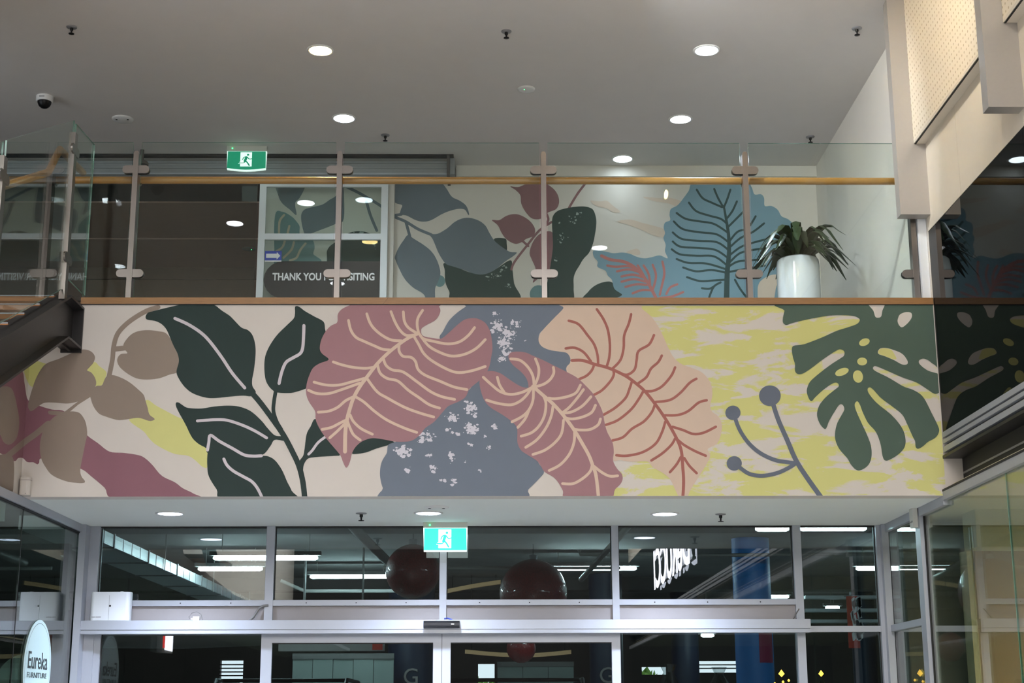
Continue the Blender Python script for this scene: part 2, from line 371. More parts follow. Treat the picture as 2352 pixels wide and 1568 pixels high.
# right shop interior
SHOP_LIGHTS = ((5.3, 11.4), (6.8, 10.2), (5.0, 8.8))
XPART = atY(2222, 1300, 12.86).x
rs = sempty('wall_right_shop', (6, 12, 0), 'beige walls of the right shop behind the glass')
MB().box(8.5, 8.7, -12, 13.3, 0, 3.3).build('wall_body', 'shop_beige', rs)
MB().box(XPART+.04, 8.5, 12.9, 13.05, 0, 2.93).build('wall_partition', 'shop_beige', rs)
MB().box(XPART, XPART+.05, 12.86, 13.06, 0, 2.93).build('partition_edge', 'shop_pale', rs)
MB().box(XR+.1, 8.5, 13.2, 13.4, 0, 3.2).build('wall_end', 'concrete', rs)
MB().box(4.9, 5.6, 12.80, 12.9, 0, 2.4).build('wall_pilaster', 'shop_beige', rs)
MB().box(6.2, 6.9, 12.82, 12.9, 0, 2.2).build('wall_pilaster', 'shop_pale', rs)
struct(MB().box(XR+.06, 8.7, -12, 13.4, 3.24, 3.3).build('ceiling_right_shop', 'shop_pale'))
struct(MB().box(4.0, 8.5, 12.55, 12.9, 2.93, 3.24).build('trim_9', 'shop_pale'))
# ---- left shop front
w3 = sempty('window_3', (XL, 8, 0), 'left shopfront glazing in a grey frame')
MB().box(XL-.05, XL+.03, -12, YG, 3.14, ZS-.001).build('head_frame', 'alu', w3)
MB().box(XL-.035, XL+.012, -12, YG-.05, 3.128, 3.14).build('head_gasket', 'gasket', w3)
for a, b in ((11.625, 13.30), (8.6, 11.615), (5.0, 8.59), (-12, 4.99)): MB().box(XL-.012, XL-.002, a, b, .02, 3.13).build('pane', 'glass_shop', w3)
for y in (11.62, 8.595): MB().box(XL-.013, XL, y-.004, y+.004, .02, 3.13).build('pane_joint', 'gasket', w3)
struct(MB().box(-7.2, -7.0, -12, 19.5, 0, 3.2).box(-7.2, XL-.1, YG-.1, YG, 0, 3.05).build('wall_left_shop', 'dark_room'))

# ------------------------------------------------------------------ mural painting
def catmull(P, closed, n=6):
    out = []; N = len(P); rng = N if closed else N-1
    for i in range(rng):
        p0, p1, p2, p3 = (P[(i-1) % N], P[i], P[(i+1) % N], P[(i+2) % N]) if closed else (P[max(i-1, 0)], P[i], P[i+1], P[min(i+2, N-1)])
        for k in range(n):
            t = k/n; q = []
            for a in (0, 1):
                q.append(.5*(2*p1[a]+(p2[a]-p0[a])*t+(2*p0[a]-5*p1[a]+4*p2[a]-p3[a])*t*t+(3*p1[a]-p0[a]-3*p2[a]+p3[a])*t**3))
            out.append(tuple(q))
    if not closed: out.append(P[-1])
    return out
def clip(P, f):
    """keep f(p)>=0"""
    out = []
    for i, p in enumerate(P):
        q = P[(i+1) % len(P)]; a, b = f(p), f(q)
        if a >= 0: out.append(p)
        if (a >= 0) != (b >= 0):
            t = a/(a-b); out.append(tuple(p[k]+(q[k]-p[k])*t for k in range(len(p))))
    return out
class Zoom:
    def __init__(s, ox, oy, k): s.o = (ox, oy); s.k = k
    def __call__(s, P): return [(s.o[0]+x*s.k, s.o[1]+y*s.k) for x, y in P]
Z1, Z2, Z3, Z4 = (Zoom(ox, 680, 700/2335) for ox in (0, 650, 1080, 1652))
U5, U6 = Zoom(550, 300, 700/2352), Zoom(1200, 300, 700/2352)
def proj(X, Y, Z):
    w = (X, Y, Z-EYE); c = [sum(AX[i][k]*w[i] for i in range(3)) for k in range(3)]
    return (W/2+F*c[0]/c[2], H/2-F*c[1]/c[2])
C1, C0 = proj(XL, YB, ZT), proj(XL, YB, ZS)
def corner(p):                       # >0 right of the bulkhead's left corner, in the photograph's frame
    return p[0]-(C1[0]+(p[1]-C1[1])*(C0[0]-C1[0])/(C0[1]-C1[1]))
LAYER = [0]
def polys_low(pts):
    """photo outline -> pieces on the bulkhead (Y plane) and on the left side wall (X plane), as world coordinates"""
    e = .0012+LAYER[0]*.00006; res = []
    a = clip(pts, corner)
    if len(a) > 2:
        q = [atY(x, y, YB-e) for x, y in a]; q = [(v.x, v.z) for v in q]
        for f in (lambda p: p[0]-XL, lambda p: XR-.004-p[0], lambda p: p[1]-ZS-.001, lambda p: ZT-.001-p[1]): q = clip(q, f) if len(q) > 2 else q
        if len(q) > 2: res.append(('F', [(x, YB-e, z) for x, z in q]))
    b = clip(pts, lambda p: -corner(p))
    if len(b) > 2:
        q = [atX(x, y, XL+e) for x, y in b]; q = [(v.y, v.z) for v in q]
        for f in (lambda p: YB-p[0], lambda p: p[0]-5.6, lambda p: p[1]-ZS-.001, lambda p: (3.38+(p[0]-9.0)*.47)-p[1]): q = clip(q, f) if len(q) > 2 else q
        if len(q) > 2: res.append(('L', [(XL+e, y, z) for y, z in q]))
    return res
def polys_up(pts):
    e = .0012+LAYER[0]*.00006
    q = [atY(x, y, YW-e) for x, y in pts]; q = [(v.x, v.z) for v in q]
    for f in (lambda p: p[0]+2.43, lambda p: XR-.004-p[0], lambda p: p[1]-ZT-.02, lambda p: ZC-.12-p[1]): q = clip(q, f) if len(q) > 2 else q
    return [('F', [(x, YW-e, z) for x, z in q])] if len(q) > 2 else []
def clean(q):
    out = []
    for p in q:
        if not out or (Vector(p)-Vector(out[-1])).length > 1e-4: out.append(p)
    if len(out) > 2 and (Vector(out[0])-Vector(out[-1])).length < 1e-4: out.pop()
    return out
def orient(side, q):
    n = Vector((0, 0, 0))
    for i in range(len(q)): n += Vector(q[i]).cross(Vector(q[(i+1) % len(q)]))
    want = Vector((0, -1, 0)) if side == 'F' else Vector((1, 0, 0))
    return q if n.dot(want) > 0 else q[::-1]
def paint(name, zoom, pts, m, up=False, smooth=True, parent=None, step=True):
    if step: LAYER[0] += 1
    P = zoom(catmull(pts, True, 5) if smooth else pts); last = None
    for side, q in (polys_up if up else polys_low)(P):
        q = orient(side, clean(q))
        if len(q) < 3: continue
        par = parent if parent is not None else (wall_back if up else (wall_front if side == 'F' else wall_left))
        last = MB().add(q, [tuple(range(len(q)))]).build(name, m, par)
    return last
def ribbon(P, w0, w1=None):
    P = catmull(P, False, 5); n = len(P); w1 = w0 if w1 is None else w1; L = []; Rr = []
    for i, p in enumerate(P):
        a, b = P[max(i-1, 0)], P[min(i+1, n-1)]; dx, dy = b[0]-a[0], b[1]-a[1]; l = math.hypot(dx, dy) or 1
        w = (w0+(w1-w0)*i/(n-1))/2; nx, ny = -dy/l*w, dx/l*w
        L.append((p[0]+nx, p[1]+ny)); Rr.append((p[0]-nx, p[1]-ny))
    def cap(c, frm, to):
        a0 = math.atan2(frm[1]-c[1], frm[0]-c[0]); r = math.hypot(frm[0]-c[0], frm[1]-c[1])
        return [(c[0]+r*math.cos(a0-math.pi*k/4), c[1]+r*math.sin(a0-math.pi*k/4)) for k in (1, 2, 3)]
    return L, Rr, cap(P[-1], L[-1], Rr[-1]), cap(P[0], Rr[0], L[0])
def strokes(name, zoom, lines, m, w, up=False, parent=None):
    """all the brush lines of one leaf as one flat printed mesh"""
    LAYER[0] += 1; mb = {'F': MB(), 'L': MB()}
    for ln in lines:
        ww = (w, w)
        if isinstance(ln[0], (int, float)): ww = (ln[0], ln[1] if isinstance(ln[1], (int, float)) else ln[0]); ln = [p for p in ln if not isinstance(p, (int, float))]
        L, Rr, c1, c0 = ribbon(ln, *ww)
        quads = [[L[i], L[i+1], Rr[i+1], Rr[i]] for i in range(len(L)-1)]+[[L[-1]]+c1+[Rr[-1]], [Rr[0]]+c0+[L[0]]]
        LAYER[0] += .35
        for q in quads:
            for side, p in (polys_up if up else polys_low)(zoom(q)):
                p = orient(side, clean(p))
                if len(p) > 2: mb[side].add(p, [tuple(range(len(p)))])
    last = None
    for side, b in mb.items():
        if b.f:
            par = parent if parent is not None and side == 'F' else (wall_back if up else (wall_front if side == 'F' else wall_left))
            last = b.build(name, m, par)
    return last
def ell(cx, cy, rx, ry, rot=0, n=14):
    c, s = math.cos(R_(rot)), math.sin(R_(rot))
    return [(cx+rx*math.cos(t)*c-ry*math.sin(t)*s, cy+rx*math.cos(t)*s+ry*math.sin(t)*c) for t in [2*math.pi*k/n for k in range(n)]]
def dabs(zoom, clusters, m, up=False, scale=1., parent=None):
    LAYER[0] += 1; mb = MB()
    for cx, cy, rx, ry, n in clusters:
        for k in range(int(n*2.2)):
            x = cx+random.gauss(0, .42)*rx; y = cy+random.gauss(0, .42)*ry; r = (3+random.random()**2.2*15)*scale
            a0 = random.random()*6.28; q = []
            for j in range(9):
                t = a0+2*math.pi*j/9; rr = r*(.5+random.random()*.75); q.append((x+rr*math.cos(t)*1.1, y+rr*math.sin(t)*.85))
            for side, p in (polys_up if up else polys_low)(zoom(q)):
                p = orient(side, clean(p))
                if side == 'F' and len(p) > 2: mb.add([(v[0], v[1]-random.random()*.0003, v[2]) for v in p], [tuple(range(len(p)))])
    o = mb.build('sponge_dabs', m, parent or (wall_back if up else wall_front)); o['kind'] = 'stuff'; return o

# upper mural wall
wall_back = struct(MB().box(-1.10, XR, YW, YW+.15, ZT, ZC).box(-2.43, -1.10, YW, YW+.15, ZT, 7.12).build('wall_back', 'white_wall'), 'upper level wall painted with blue and slate leaves')

def lower_mural():
    paint('painted_wash', Zoom(0, 0, 1), [(1455, 702), (2150, 702), (2175, 1141), (1400, 1141), (1420, 1060), (1500, 900)], 'wash', smooth=False)
    paint('painted_band', Z1, [(185, 560), (245, 492), (345, 515), (500, 560), (640, 560), (720, 505), (760, 535), (815, 582), (800, 640), (778, 682), (735, 690), (600, 700), (350, 720), (248, 695), (215, 660)], 'yellow')
    paint('painted_band', Z1, [(1120, 795), (1200, 840), (1350, 920), (1400, 945), (1480, 1050), (1590, 1180), (1590, 1305), (1550, 1305), (1500, 1260), (1440, 1222), (1330, 1205), (1200, 1140), (1140, 1085), (1100, 1035), (990, 950), (1060, 900)], 'yellow')
    paint('painted_band', Z1, [(215, 795), (300, 838), (400, 868), (500, 885), (640, 1010), (668, 1065), (750, 1125), (840, 1190), (950, 1200), (1060, 1217), (1110, 1240), (1165, 1290), (1240, 1375), (1340, 1425), (1400, 1470), (1480, 1510), (1530, 1560), (905, 1560), (800, 1465), (700, 1380), (615, 1320), (400, 1250), (312, 1243), (300, 1275), (285, 1287), (255, 1272), (210, 1270), (175, 1240), (140, 1240), (105, 1262), (0, 1200), (-80, 1150), (-80, 700), (60, 640), (165, 570), (190, 680)], 'plum')
    T = 'taupe'
    paint('painted_leaf', Z1, [(225, 870), (215, 830), (250, 700), (290, 600), (350, 520), (450, 480), (540, 440), (600, 415), (650, 408), (700, 425), (728, 465), (715, 510), (690, 540), (668, 568), (700, 585), (730, 630), (735, 680), (700, 740), (660, 780), (620, 800), (550, 818), (500, 822), (420, 815), (350, 815), (310, 832), (260, 870), (235, 880)], T)
    paint('painted_stem', Z1, [(690, 745), (692, 772), (600, 830), (535, 885), (495, 885), (560, 835), (620, 790)], T, smooth=False)
    paint('painted_leaf', Z1, [(800, 640), (820, 612), (870, 605), (940, 630), (1000, 665), (1060, 715), (1100, 755), (1115, 800), (1130, 850), (1145, 905), (1185, 940), (1160, 955), (1130, 952), (1060, 932), (960, 945), (900, 948), (820, 925), (760, 900), (720, 850), (700, 800), (692, 745), (735, 690), (780, 682)], T)
    strokes('painted_stem', Z1, [[(1212, 84), (1130, 110), (1040, 160), (960, 220), (900, 290), (872, 380), (862, 480), (845, 570), (832, 630)]], T, 36)
    paint('painted_leaf', Z1, [(945, 375), (970, 330), (1010, 290), (1060, 268), (1130, 260), (1210, 268), (1280, 290), (1340, 390), (1370, 470), (1365, 575), (1300, 600), (1220, 628), (1130, 638), (1050, 630), (980, 595), (920, 545), (898, 500), (905, 465), (930, 442), (975, 437), (960, 412)], T)
    paint('painted_stem', Z1, [(880, 385), (950, 378), (964, 415), (880, 425)], T, smooth=False)
    paint('painted_leaf', Z1, [(370, 880), (420, 878), (500, 885), (560, 882), (610, 895), (645, 940), (662, 990), (668, 1060), (655, 1120), (635, 1220), (615, 1330), (625, 1380), (650, 1415), (640, 1430), (590, 1430), (500, 1415), (400, 1370), (350, 1310), (315, 1240), (305, 1150), (320, 1060), (360, 980), (420, 920), (440, 912), (380, 905)], T)
    strokes('painted_stem', Z1, [[(370, 975), (280, 1050), (190, 1115), (100, 1190), (-20, 1285)]], T, 45)
    paint('painted_leaf', Z1, [(-60, 700), (0, 695), (60, 692), (100, 725), (130, 840), (148, 960), (130, 1080), (80, 1135), (30, 1120), (0, 1060), (-60, 1000)], T)
    paint('painted_leaf', Z1, [(-60, 1230), (0, 1215), (60, 1210), (95, 1230), (108, 1290), (105, 1420), (88, 1515), (0, 1490), (-60, 1470)], T)
    G = 'green'
    a = paint('painted_leaf', Z1, [(1115, 160), (1130, 130), (1160, 118), (1250, 95), (1380, 65), (1420, 58), (1600, 58), (1650, 72), (1700, 110), (1760, 150), (1800, 190), (1850, 240), (1900, 260), (1935, 300), (1955, 370), (1958, 450), (1945, 570), (1932, 640), (1935, 690), (1960, 735), (1925, 765), (1870, 762), (1800, 765), (1650, 780), (1570, 775), (1480, 745), (1420, 700), (1375, 640), (1352, 580), (1370, 500), (1360, 440), (1330, 380), (1300, 310), (1275, 255), (1240, 215), (1190, 190), (1130, 180)], G)
    strokes('leaf_veins', Z1, [[(1340, 170), (1440, 215), (1540, 280), (1610, 350), (1700, 470), (1780, 590), (1875, 702)]], 'lilac', 24, parent=a)
    strokes('painted_stem', Z1, [[(1925, 735), (1990, 810), (2080, 930), (2170, 1060), (2240, 1190), (2290, 1300), (2320, 1420), (2336, 1560)]], G, 42)
    strokes('painted_stem', Z1, [[(2115, 715), (2100, 800), (2095, 880), (2120, 960), (2155, 1020)]], G, 29)
    a = paint('painted_leaf', Z2, [(105, 75), (130, 85), (170, 115), (240, 155), (310, 195), (322, 250), (330, 290), (330, 370), (360, 440), (370, 500), (320, 560), (250, 640), (190, 700), (90, 735), (32, 742), (-38, 738), (-73, 725), (-108, 690), (-133, 640), (-143, 560), (-138, 470), (-108, 390), (-48, 300), (32, 220), (82, 170), (92, 130), (92, 85)], G)
    strokes('leaf_veins', Z2, [[(160, 225), (157, 320), (150, 400), (130, 440), (80, 470), (30, 500), (5, 540), (-15, 600), (-30, 668)]], 'lilac', 24, parent=a)
    a = paint('painted_leaf', Z1, [(1350, 815), (1370, 815), (1400, 835), (1440, 855), (1540, 860), (1640, 845), (1740, 838), (1830, 845), (1920, 880), (2000, 950), (2050, 1010), (2105, 1065), (2165, 1075), (2185, 1108), (2105, 1100), (2070, 1150), (2010, 1215), (1900, 1220), (1700, 1240), (1590, 1200), (1580, 1165), (1520, 1130), (1470, 1080), (1420, 980), (1370, 890), (1348, 840)], G)
    strokes('leaf_veins', Z1, [[(1512, 955), (1580, 950), (1660, 945), (1740, 950), (1850, 985), (1950, 1030), (2043, 1085)]], 'lilac', 22, parent=a)
    a = paint('painted_leaf', Z1, [(1612, 1060), (1650, 1090), (1750, 1160), (1850, 1210), (1940, 1225), (2010, 1222), (2060, 1228), (2110, 1260), (2160, 1330), (2200, 1420), (2235, 1490), (2255, 1565), (1725, 1565), (1660, 1480), (1600, 1380), (1588, 1300), (1590, 1200)], G)
    strokes('leaf_veins', Z1, [[(1590, 1178), (1600, 1120), (1612, 1065), (1680, 1110), (1780, 1165), (1870, 1215), (1940, 1225), (2003, 1222)],
            [(1715, 1247), (1740, 1295), (1790, 1340), (1870, 1385), (1930, 1420), (1975, 1475), (2016, 1560)]], 'lilac', 23, parent=a)
    a = paint('painted_leaf', Z2, [(250, 940), (320, 1040), (420, 1160), (435, 1215), (400, 1222), (250, 1232), (190, 1245), (160, 1290), (150, 1340), (122, 1300), (128, 1260), (155, 1220), (165, 1170), (180, 1060), (210, 1000)], G)
    strokes('leaf_veins', Z2, [[(335, 1070), (270, 1120), (225, 1180), (196, 1210)]], 'lilac', 20, parent=a)
    paint('painted_leaf', Z2, [(530, 1205), (545, 1165), (600, 1100), (680, 1070), (760, 1080), (850, 1115), (850, 1130), (810, 1140), (720, 1165), (640, 1195), (570, 1207)], G)
    r1 = paint('painted_rock', Z2, [(1200, 320), (1225, 270), (1270, 190), (1330, 130), (1400, 80), (1440, 55), (2120, 55), (2160, 75), (2090, 160), (2000, 250), (1965, 290), (1960, 345), (1990, 385), (2050, 410), (2150, 425), (2190, 450), (2203, 490), (2190, 545), (2175, 580), (2100, 620), (1900, 720), (1700, 700), (1560, 640), (1400, 500), (1250, 400)], 'slate')
    r2 = paint('painted_rock', Z2, [(1510, 640), (1600, 760), (1740, 900), (1830, 1030), (1850, 1120), (1920, 1200), (1960, 1280), (2000, 1345), (1960, 1400), (1880, 1480), (1790, 1560), (810, 1560), (765, 1470), (745, 1390), (745, 1320), (760, 1260), (795, 1200), (805, 1140), (850, 1120), (960, 1080), (1060, 1000), (1200, 880), (1400, 740), (1450, 690)], 'slate')
    dabs(Z2, [(1640, 225, 55, 50, 24), (1720, 290, 70, 60, 28), (1790, 210, 45, 50, 10), (1690, 360, 50, 50, 24), (1700, 430, 60, 40, 12), (1680, 480, 30, 25, 8), (1630, 135, 30, 25, 3), (1860, 340, 15, 10, 2)], 'dab', parent=r1)
    dabs(Z2, [(1430, 850, 60, 45, 18), (1300, 930, 60, 45, 16), (1470, 900, 40, 50, 6), (1440, 1010, 65, 45, 30), (1260, 1020, 20, 20, 3), (1320, 1055, 25, 15, 3), (1110, 1080, 60, 50, 15), (1060, 1110, 40, 20, 5), (910, 1190, 70, 50, 20), (1290, 1230, 35, 45, 8), (1395, 1265, 15, 15, 2), (1160, 1310, 35, 25, 7), (1310, 1420, 30, 30, 5), (1210, 1410, 25, 12, 3), (960, 1340, 20, 30, 3), (1510, 1330, 30, 25, 2), (1620, 995, 25, 25, 3), (1440, 1140, 15, 15, 2), (1580, 1160, 35, 25, 4), (1120, 1225, 30, 25, 4), (1550, 1070, 15, 15, 2)], 'dab', parent=r2)
    a = paint('painted_leaf', Z3, [(700, 55), (1250, 55), (1320, 100), (1390, 160), (1440, 230), (1480, 310), (1520, 400), (1560, 470), (1620, 520), (1700, 550), (1770, 580), (1820, 630), (1850, 690), (1855, 760), (1840, 830), (1850, 880), (1900, 920), (1928, 980), (1920, 1060), (1890, 1130), (1820, 1170), (1838, 1210), (1830, 1250), (1790, 1320), (1740, 1400), (1690, 1480), (1650, 1560), (1612, 1560), (1570, 1480), (1530, 1400), (1470, 1350), (1400, 1310), (1355, 1265), (1230, 1268), (1150, 1255), (1080, 1240), (980, 1000), (880, 800), (740, 580), (765, 510), (765, 470), (740, 435), (690, 425), (610, 412), (550, 385), (525, 345), (530, 300), (560, 255), (640, 170), (715, 90)], 'peach')
    strokes('leaf_veins', Z3, [[24, (780, 492), (860, 492), (950, 520), (1060, 550), (1180, 605), (1260, 660), (1340, 730), (1420, 830), (1490, 930), (1550, 1030), (1600, 1130), (1620, 1200), (1628, 1300), (1635, 1420), (1628, 1560)],
        [(755, 188), (830, 215), (900, 300), (950, 370), (975, 450), (980, 515)], [(732, 400), (800, 395), (870, 430), (925, 500)], [(970, 100), (1020, 175), (1055, 260), (1070, 370), (1065, 470), (1045, 540)],
        [(1233, 138), (1215, 210), (1180, 300), (1175, 400), (1150, 490), (1090, 555)], [(1408, 298), (1370, 370), (1290, 420), (1275, 490), (1260, 560), (1210, 600), (1160, 597)], [(1468, 455), (1440, 505), (1385, 555), (1350, 620), (1290, 665)],
        [(1570, 545), (1540, 610), (1470, 690), (1400, 725), (1345, 728)], [(1733, 632), (1680, 665), (1610, 740), (1530, 795), (1420, 810)], [(1812, 797), (1750, 815), (1670, 880), (1590, 910), (1490, 912)],
        [(1882, 1000), (1790, 1045), (1710, 1055), (1630, 1025), (1550, 1000)], [(1805, 1222), (1720, 1185), (1640, 1140), (1590, 1100)], [(1735, 1355), (1680, 1300), (1640, 1240)], [(1530, 1348), (1580, 1290), (1615, 1230)],
        [(1388, 1258), (1470, 1205), (1540, 1140), (1570, 1090)], [(1120, 1218), (1200, 1222), (1320, 1195), (1420, 1130), (1470, 1040), (1495, 960)], [(1090, 1105), (1170, 1080), (1240, 1015), (1330, 960), (1390, 890), (1415, 830)],
        [(1040, 985), (1130, 950), (1230, 870), (1290, 790), (1325, 730)], [(1022, 908), (1110, 855), (1190, 780), (1220, 710), (1240, 650)], [(945, 757), (1010, 720), (1075, 650), (1100, 600), (1095, 560)], [(835, 635), (890, 610), (930, 570), (950, 525)]], 'terra', 20, parent=a)
    a = paint('painted_leaf', Z2, [(510, 70), (450, 100), (420, 140), (415, 200), (370, 225), (330, 265), (295, 330), (282, 400), (300, 440), (350, 485), (280, 515), (230, 550), (200, 610), (180, 680), (178, 750), (200, 810), (245, 880), (252, 950), (290, 1030), (340, 1100), (400, 1170), (440, 1220), (460, 1270), (480, 1310), (495, 1305), (515, 1260), (530, 1200), (560, 1150), (610, 1110), (680, 1088), (760, 1095), (850, 1112), (920, 1115), (990, 1105), (1050, 1060), (1090, 1010), (1160, 960), (1230, 880), (1270, 840), (1350, 805), (1400, 770), (1430, 710), (1500, 650), (1550, 600), (1580, 540), (1595, 470), (1605, 390), (1590, 280), (1555, 210), (1500, 175), (1450, 168), (1390, 180), (1330, 225), (1270, 280), (1210, 325), (1150, 320), (1090, 310), (1062, 290), (1060, 250), (1100, 220), (1170, 180), (1205, 120), (1195, 80), (1165, 55), (560, 55)], 'mauve')
    strokes('leaf_veins', Z2, [[24, 30, (1040, 285), (960, 320), (880, 375), (800, 440), (720, 520), (650, 610), (590, 690), (540, 780), (510, 870), (490, 950), (478, 1040), (475, 1190)],
        [(502, 185), (520, 260), (560, 315), (620, 345), (700, 380), (760, 405), (820, 412)], [(642, 135), (665, 200), (700, 250), (760, 300), (830, 335), (910, 342)], [(827, 118), (860, 200), (900, 265), (945, 300), (1000, 298)],
        [(922, 120), (930, 190), (960, 240), (1020, 280)], [(1070, 108), (1035, 165), (1028, 220), (1040, 285)], [(1468, 240), (1420, 300), (1350, 350), (1260, 365), (1150, 345), (1075, 325), (1045, 290)],
        [(1550, 332), (1480, 400), (1390, 445), (1290, 458), (1190, 425), (1110, 375), (1045, 290)], [(1550, 538), (1450, 570), (1350, 585), (1270, 565), (1150, 500), (1080, 440), (1040, 370), (1005, 310)],
        [(1410, 715), (1310, 695), (1200, 650), (1090, 605), (1035, 560), (1015, 500), (980, 468), (920, 460), (890, 420), (890, 370)], [(1315, 790), (1220, 770), (1130, 730), (1020, 650), (920, 580), (840, 565), (790, 530), (770, 480)],
        [(1200, 857), (1120, 830), (1040, 775), (960, 720), (880, 650), (800, 630), (745, 590), (725, 530)], [(1155, 925), (1050, 895), (930, 850), (800, 780), (720, 730), (640, 625)], [(1025, 1043), (930, 1010), (800, 950), (700, 880), (620, 810), (555, 770)],
        [(385, 503), (450, 525), (540, 545), (630, 552), (690, 545)], [(238, 658), (330, 680), (430, 680), (530, 655), (620, 630)], [(195, 720), (260, 745), (350, 745), (450, 715), (590, 665)], [(270, 888), (350, 880), (420, 850), (480, 800), (540, 770)],
        [(300, 1020), (370, 1005), (430, 975), (490, 945)], [(358, 1085), (420, 1030), (480, 970)], [(685, 1057), (600, 1015), (540, 960), (515, 910)], [(592, 1102), (540, 1060), (510, 1000), (495, 960)]], 'beige', 21, parent=a)
    a = paint('painted_leaf', Z3, [(72, 645), (100, 590), (160, 572), (230, 590), (290, 630), (350, 670), (400, 695), (440, 700), (445, 680), (430, 630), (390, 580), (330, 530), (295, 480), (300, 440), (340, 425), (420, 430), (480, 455), (560, 490), (640, 530), (740, 580), (820, 625), (880, 680), (940, 745), (985, 820), (1015, 890), (1030, 970), (1050, 1040), (1090, 1120), (1100, 1190), (1095, 1260), (1125, 1320), (1160, 1360), (1168, 1400), (1150, 1440), (1110, 1480), (1055, 1560), (740, 1560), (710, 1490), (670, 1420), (630, 1380), (570, 1345), (540, 1300), (510, 1260), (440, 1215), (390, 1180), (362, 1120), (360, 1020), (330, 970), (250, 910), (160, 855), (110, 800), (80, 720)], 'mauve')
    strokes('leaf_veins', Z3, [[26, (480, 690), (560, 760), (640, 830), (720, 920), (800, 1030), (860, 1130), (910, 1220), (940, 1300), (965, 1380), (985, 1560)],
        [(310, 480), (380, 490), (440, 540), (480, 610), (490, 690)], [(500, 480), (525, 550), (520, 620), (490, 690)], [(637, 545), (640, 590), (610, 640), (560, 675), (490, 695)], [(100, 620), (160, 675), (230, 730), (310, 752), (400, 735), (480, 695)],
        [(208, 620), (225, 680), (260, 735)], [(125, 795), (210, 820), (310, 832), (380, 805), (430, 760), (465, 710)], [(320, 962), (400, 920), (450, 870), (480, 800), (485, 710)], [(365, 1005), (420, 940), (455, 860)], [(845, 680), (810, 740), (740, 770), (650, 785), (600, 780)],
        [(868, 715), (820, 780), (760, 850), (710, 890)], [(925, 770), (860, 840), (780, 885), (715, 895)], [(960, 835), (930, 890), (860, 925), (780, 940), (720, 930)], [(998, 940), (980, 985), (920, 1020), (850, 1025), (800, 1020)],
        [(390, 1072), (470, 1045), (530, 990), (570, 910), (580, 820), (565, 770)], [(425, 1158), (510, 1100), (580, 1010), (620, 920), (635, 840)], [(480, 1212), (570, 1180), (650, 1120), (700, 1050), (715, 950)], [(605, 1335), (690, 1290), (760, 1210), (795, 1120), (800, 1040)],
        [(707, 1435), (790, 1435), (870, 1390), (920, 1340), (935, 1290)], [(1130, 1375), (1070, 1378), (1010, 1350), (945, 1300)]], 'beige', 21, parent=a)
    for cx, cy, r in ((388, 762, 83), (105, 893, 58), (115, 1280, 58)): paint('painted_berry', Z4, ell(cx, cy, r, r*.95), 'berry')
    strokes('painted_stem', Z4, [[34, 38, (405, 800), (450, 940), (520, 1100), (590, 1260), (680, 1400), (795, 1560)], [30, (120, 930), (160, 1030), (230, 1130), (320, 1205), (430, 1255), (530, 1272), (590, 1280)], [30, (155, 1310), (230, 1360), (330, 1375), (440, 1355), (530, 1315), (600, 1270)]], 'berry', 30)
    a = paint('painted_leaf', Z4, [(512, 55), (500, 110), (487, 170), (490, 205), (515, 220), (560, 205), (640, 185), (740, 165), (850, 148), (950, 145), (1030, 152), (1070, 170), (1075, 190), (1050, 215), (980, 240), (900, 265), (800, 310), (700, 350), (640, 370), (570, 380), (556, 410), (565, 470), (580, 520), (580, 570), (600, 595), (640, 592), (700, 555), (800, 480), (900, 415), (935, 408), (958, 425), (955, 455), (930, 475), (860, 520), (780, 580), (700, 650), (675, 700), (672, 740), (690, 790), (710, 802), (735, 775), (800, 715), (870, 668), (905, 665), (915, 690), (880, 720), (820, 770), (770, 830), (750, 890), (755, 940), (780, 990), (810, 1017), (825, 1000), (840, 960), (880, 890), (920, 832), (945, 832), (958, 865), (940, 905), (905, 970), (888, 1040), (890, 1100), (920, 1170), (980, 1240), (1010, 1290), (1050, 1330), (1090, 1330), (1140, 1295), (1165, 1240), (1165, 1160), (1140, 1080), (1090, 970), (1050, 880), (1038, 830), (1055, 805), (1075, 825), (1100, 890), (1140, 970), (1200, 1040), (1235, 1130), (1250, 1220), (1270, 1257), (1310, 1250), (1380, 1205), (1422, 1150), (1425, 1080), (1395, 1000), (1320, 910), (1210, 820), (1150, 750), (1137, 712), (1155, 697), (1185, 720), (1240, 780), (1320, 840), (1400, 905), (1440, 980), (1480, 1070), (1500, 1110), (1505, 1155), (1525, 1168), (1560, 1150), (1600, 1115), (1660, 1080), (1685, 1030), (1670, 980), (1630, 900), (1580, 800), (1540, 750), (1480, 715), (1410, 690), (1300, 625), (1200, 575), (1178, 552), (1195, 535), (1250, 555), (1400, 620), (1510, 660), (1590, 710), (1655, 748), (1700, 715), (1700, 610), (1600, 570), (1540, 525), (1530, 495), (1560, 478), (1600, 490), (1650, 525), (1700, 525), (1700, 55)], 'monstera')
    for P, m in (([(1145, 55), (1180, 110), (1195, 155), (1215, 165), (1240, 155), (1250, 110), (1262, 55)], 'cream2'), ([(1370, 170), (1385, 140), (1430, 122), (1470, 128), (1475, 160), (1450, 200), (1405, 237), (1380, 225), (1367, 195)], 'cream2'),
                 (ell(1112, 352, 42, 27, -22), 'yellow'), (ell(1095, 500, 38, 30), 'yellow'), (ell(1063, 615, 38, 48, -10), 'yellow'), (ell(940, 580, 54, 27, -20), 'yellow'),
                 ([(1215, 425), (1235, 400), (1280, 397), (1330, 410), (1400, 440), (1440, 490), (1440, 520), (1400, 522), (1340, 490), (1270, 460), (1225, 445)], 'cream2'),
                 ([(1217, 425), (1237, 402), (1280, 399), (1320, 412), (1345, 450), (1358, 480), (1325, 480), (1270, 459), (1227, 444)], 'yellow')):
        paint('painted_opening', Z4, P, m, parent=a)
lower_mural()

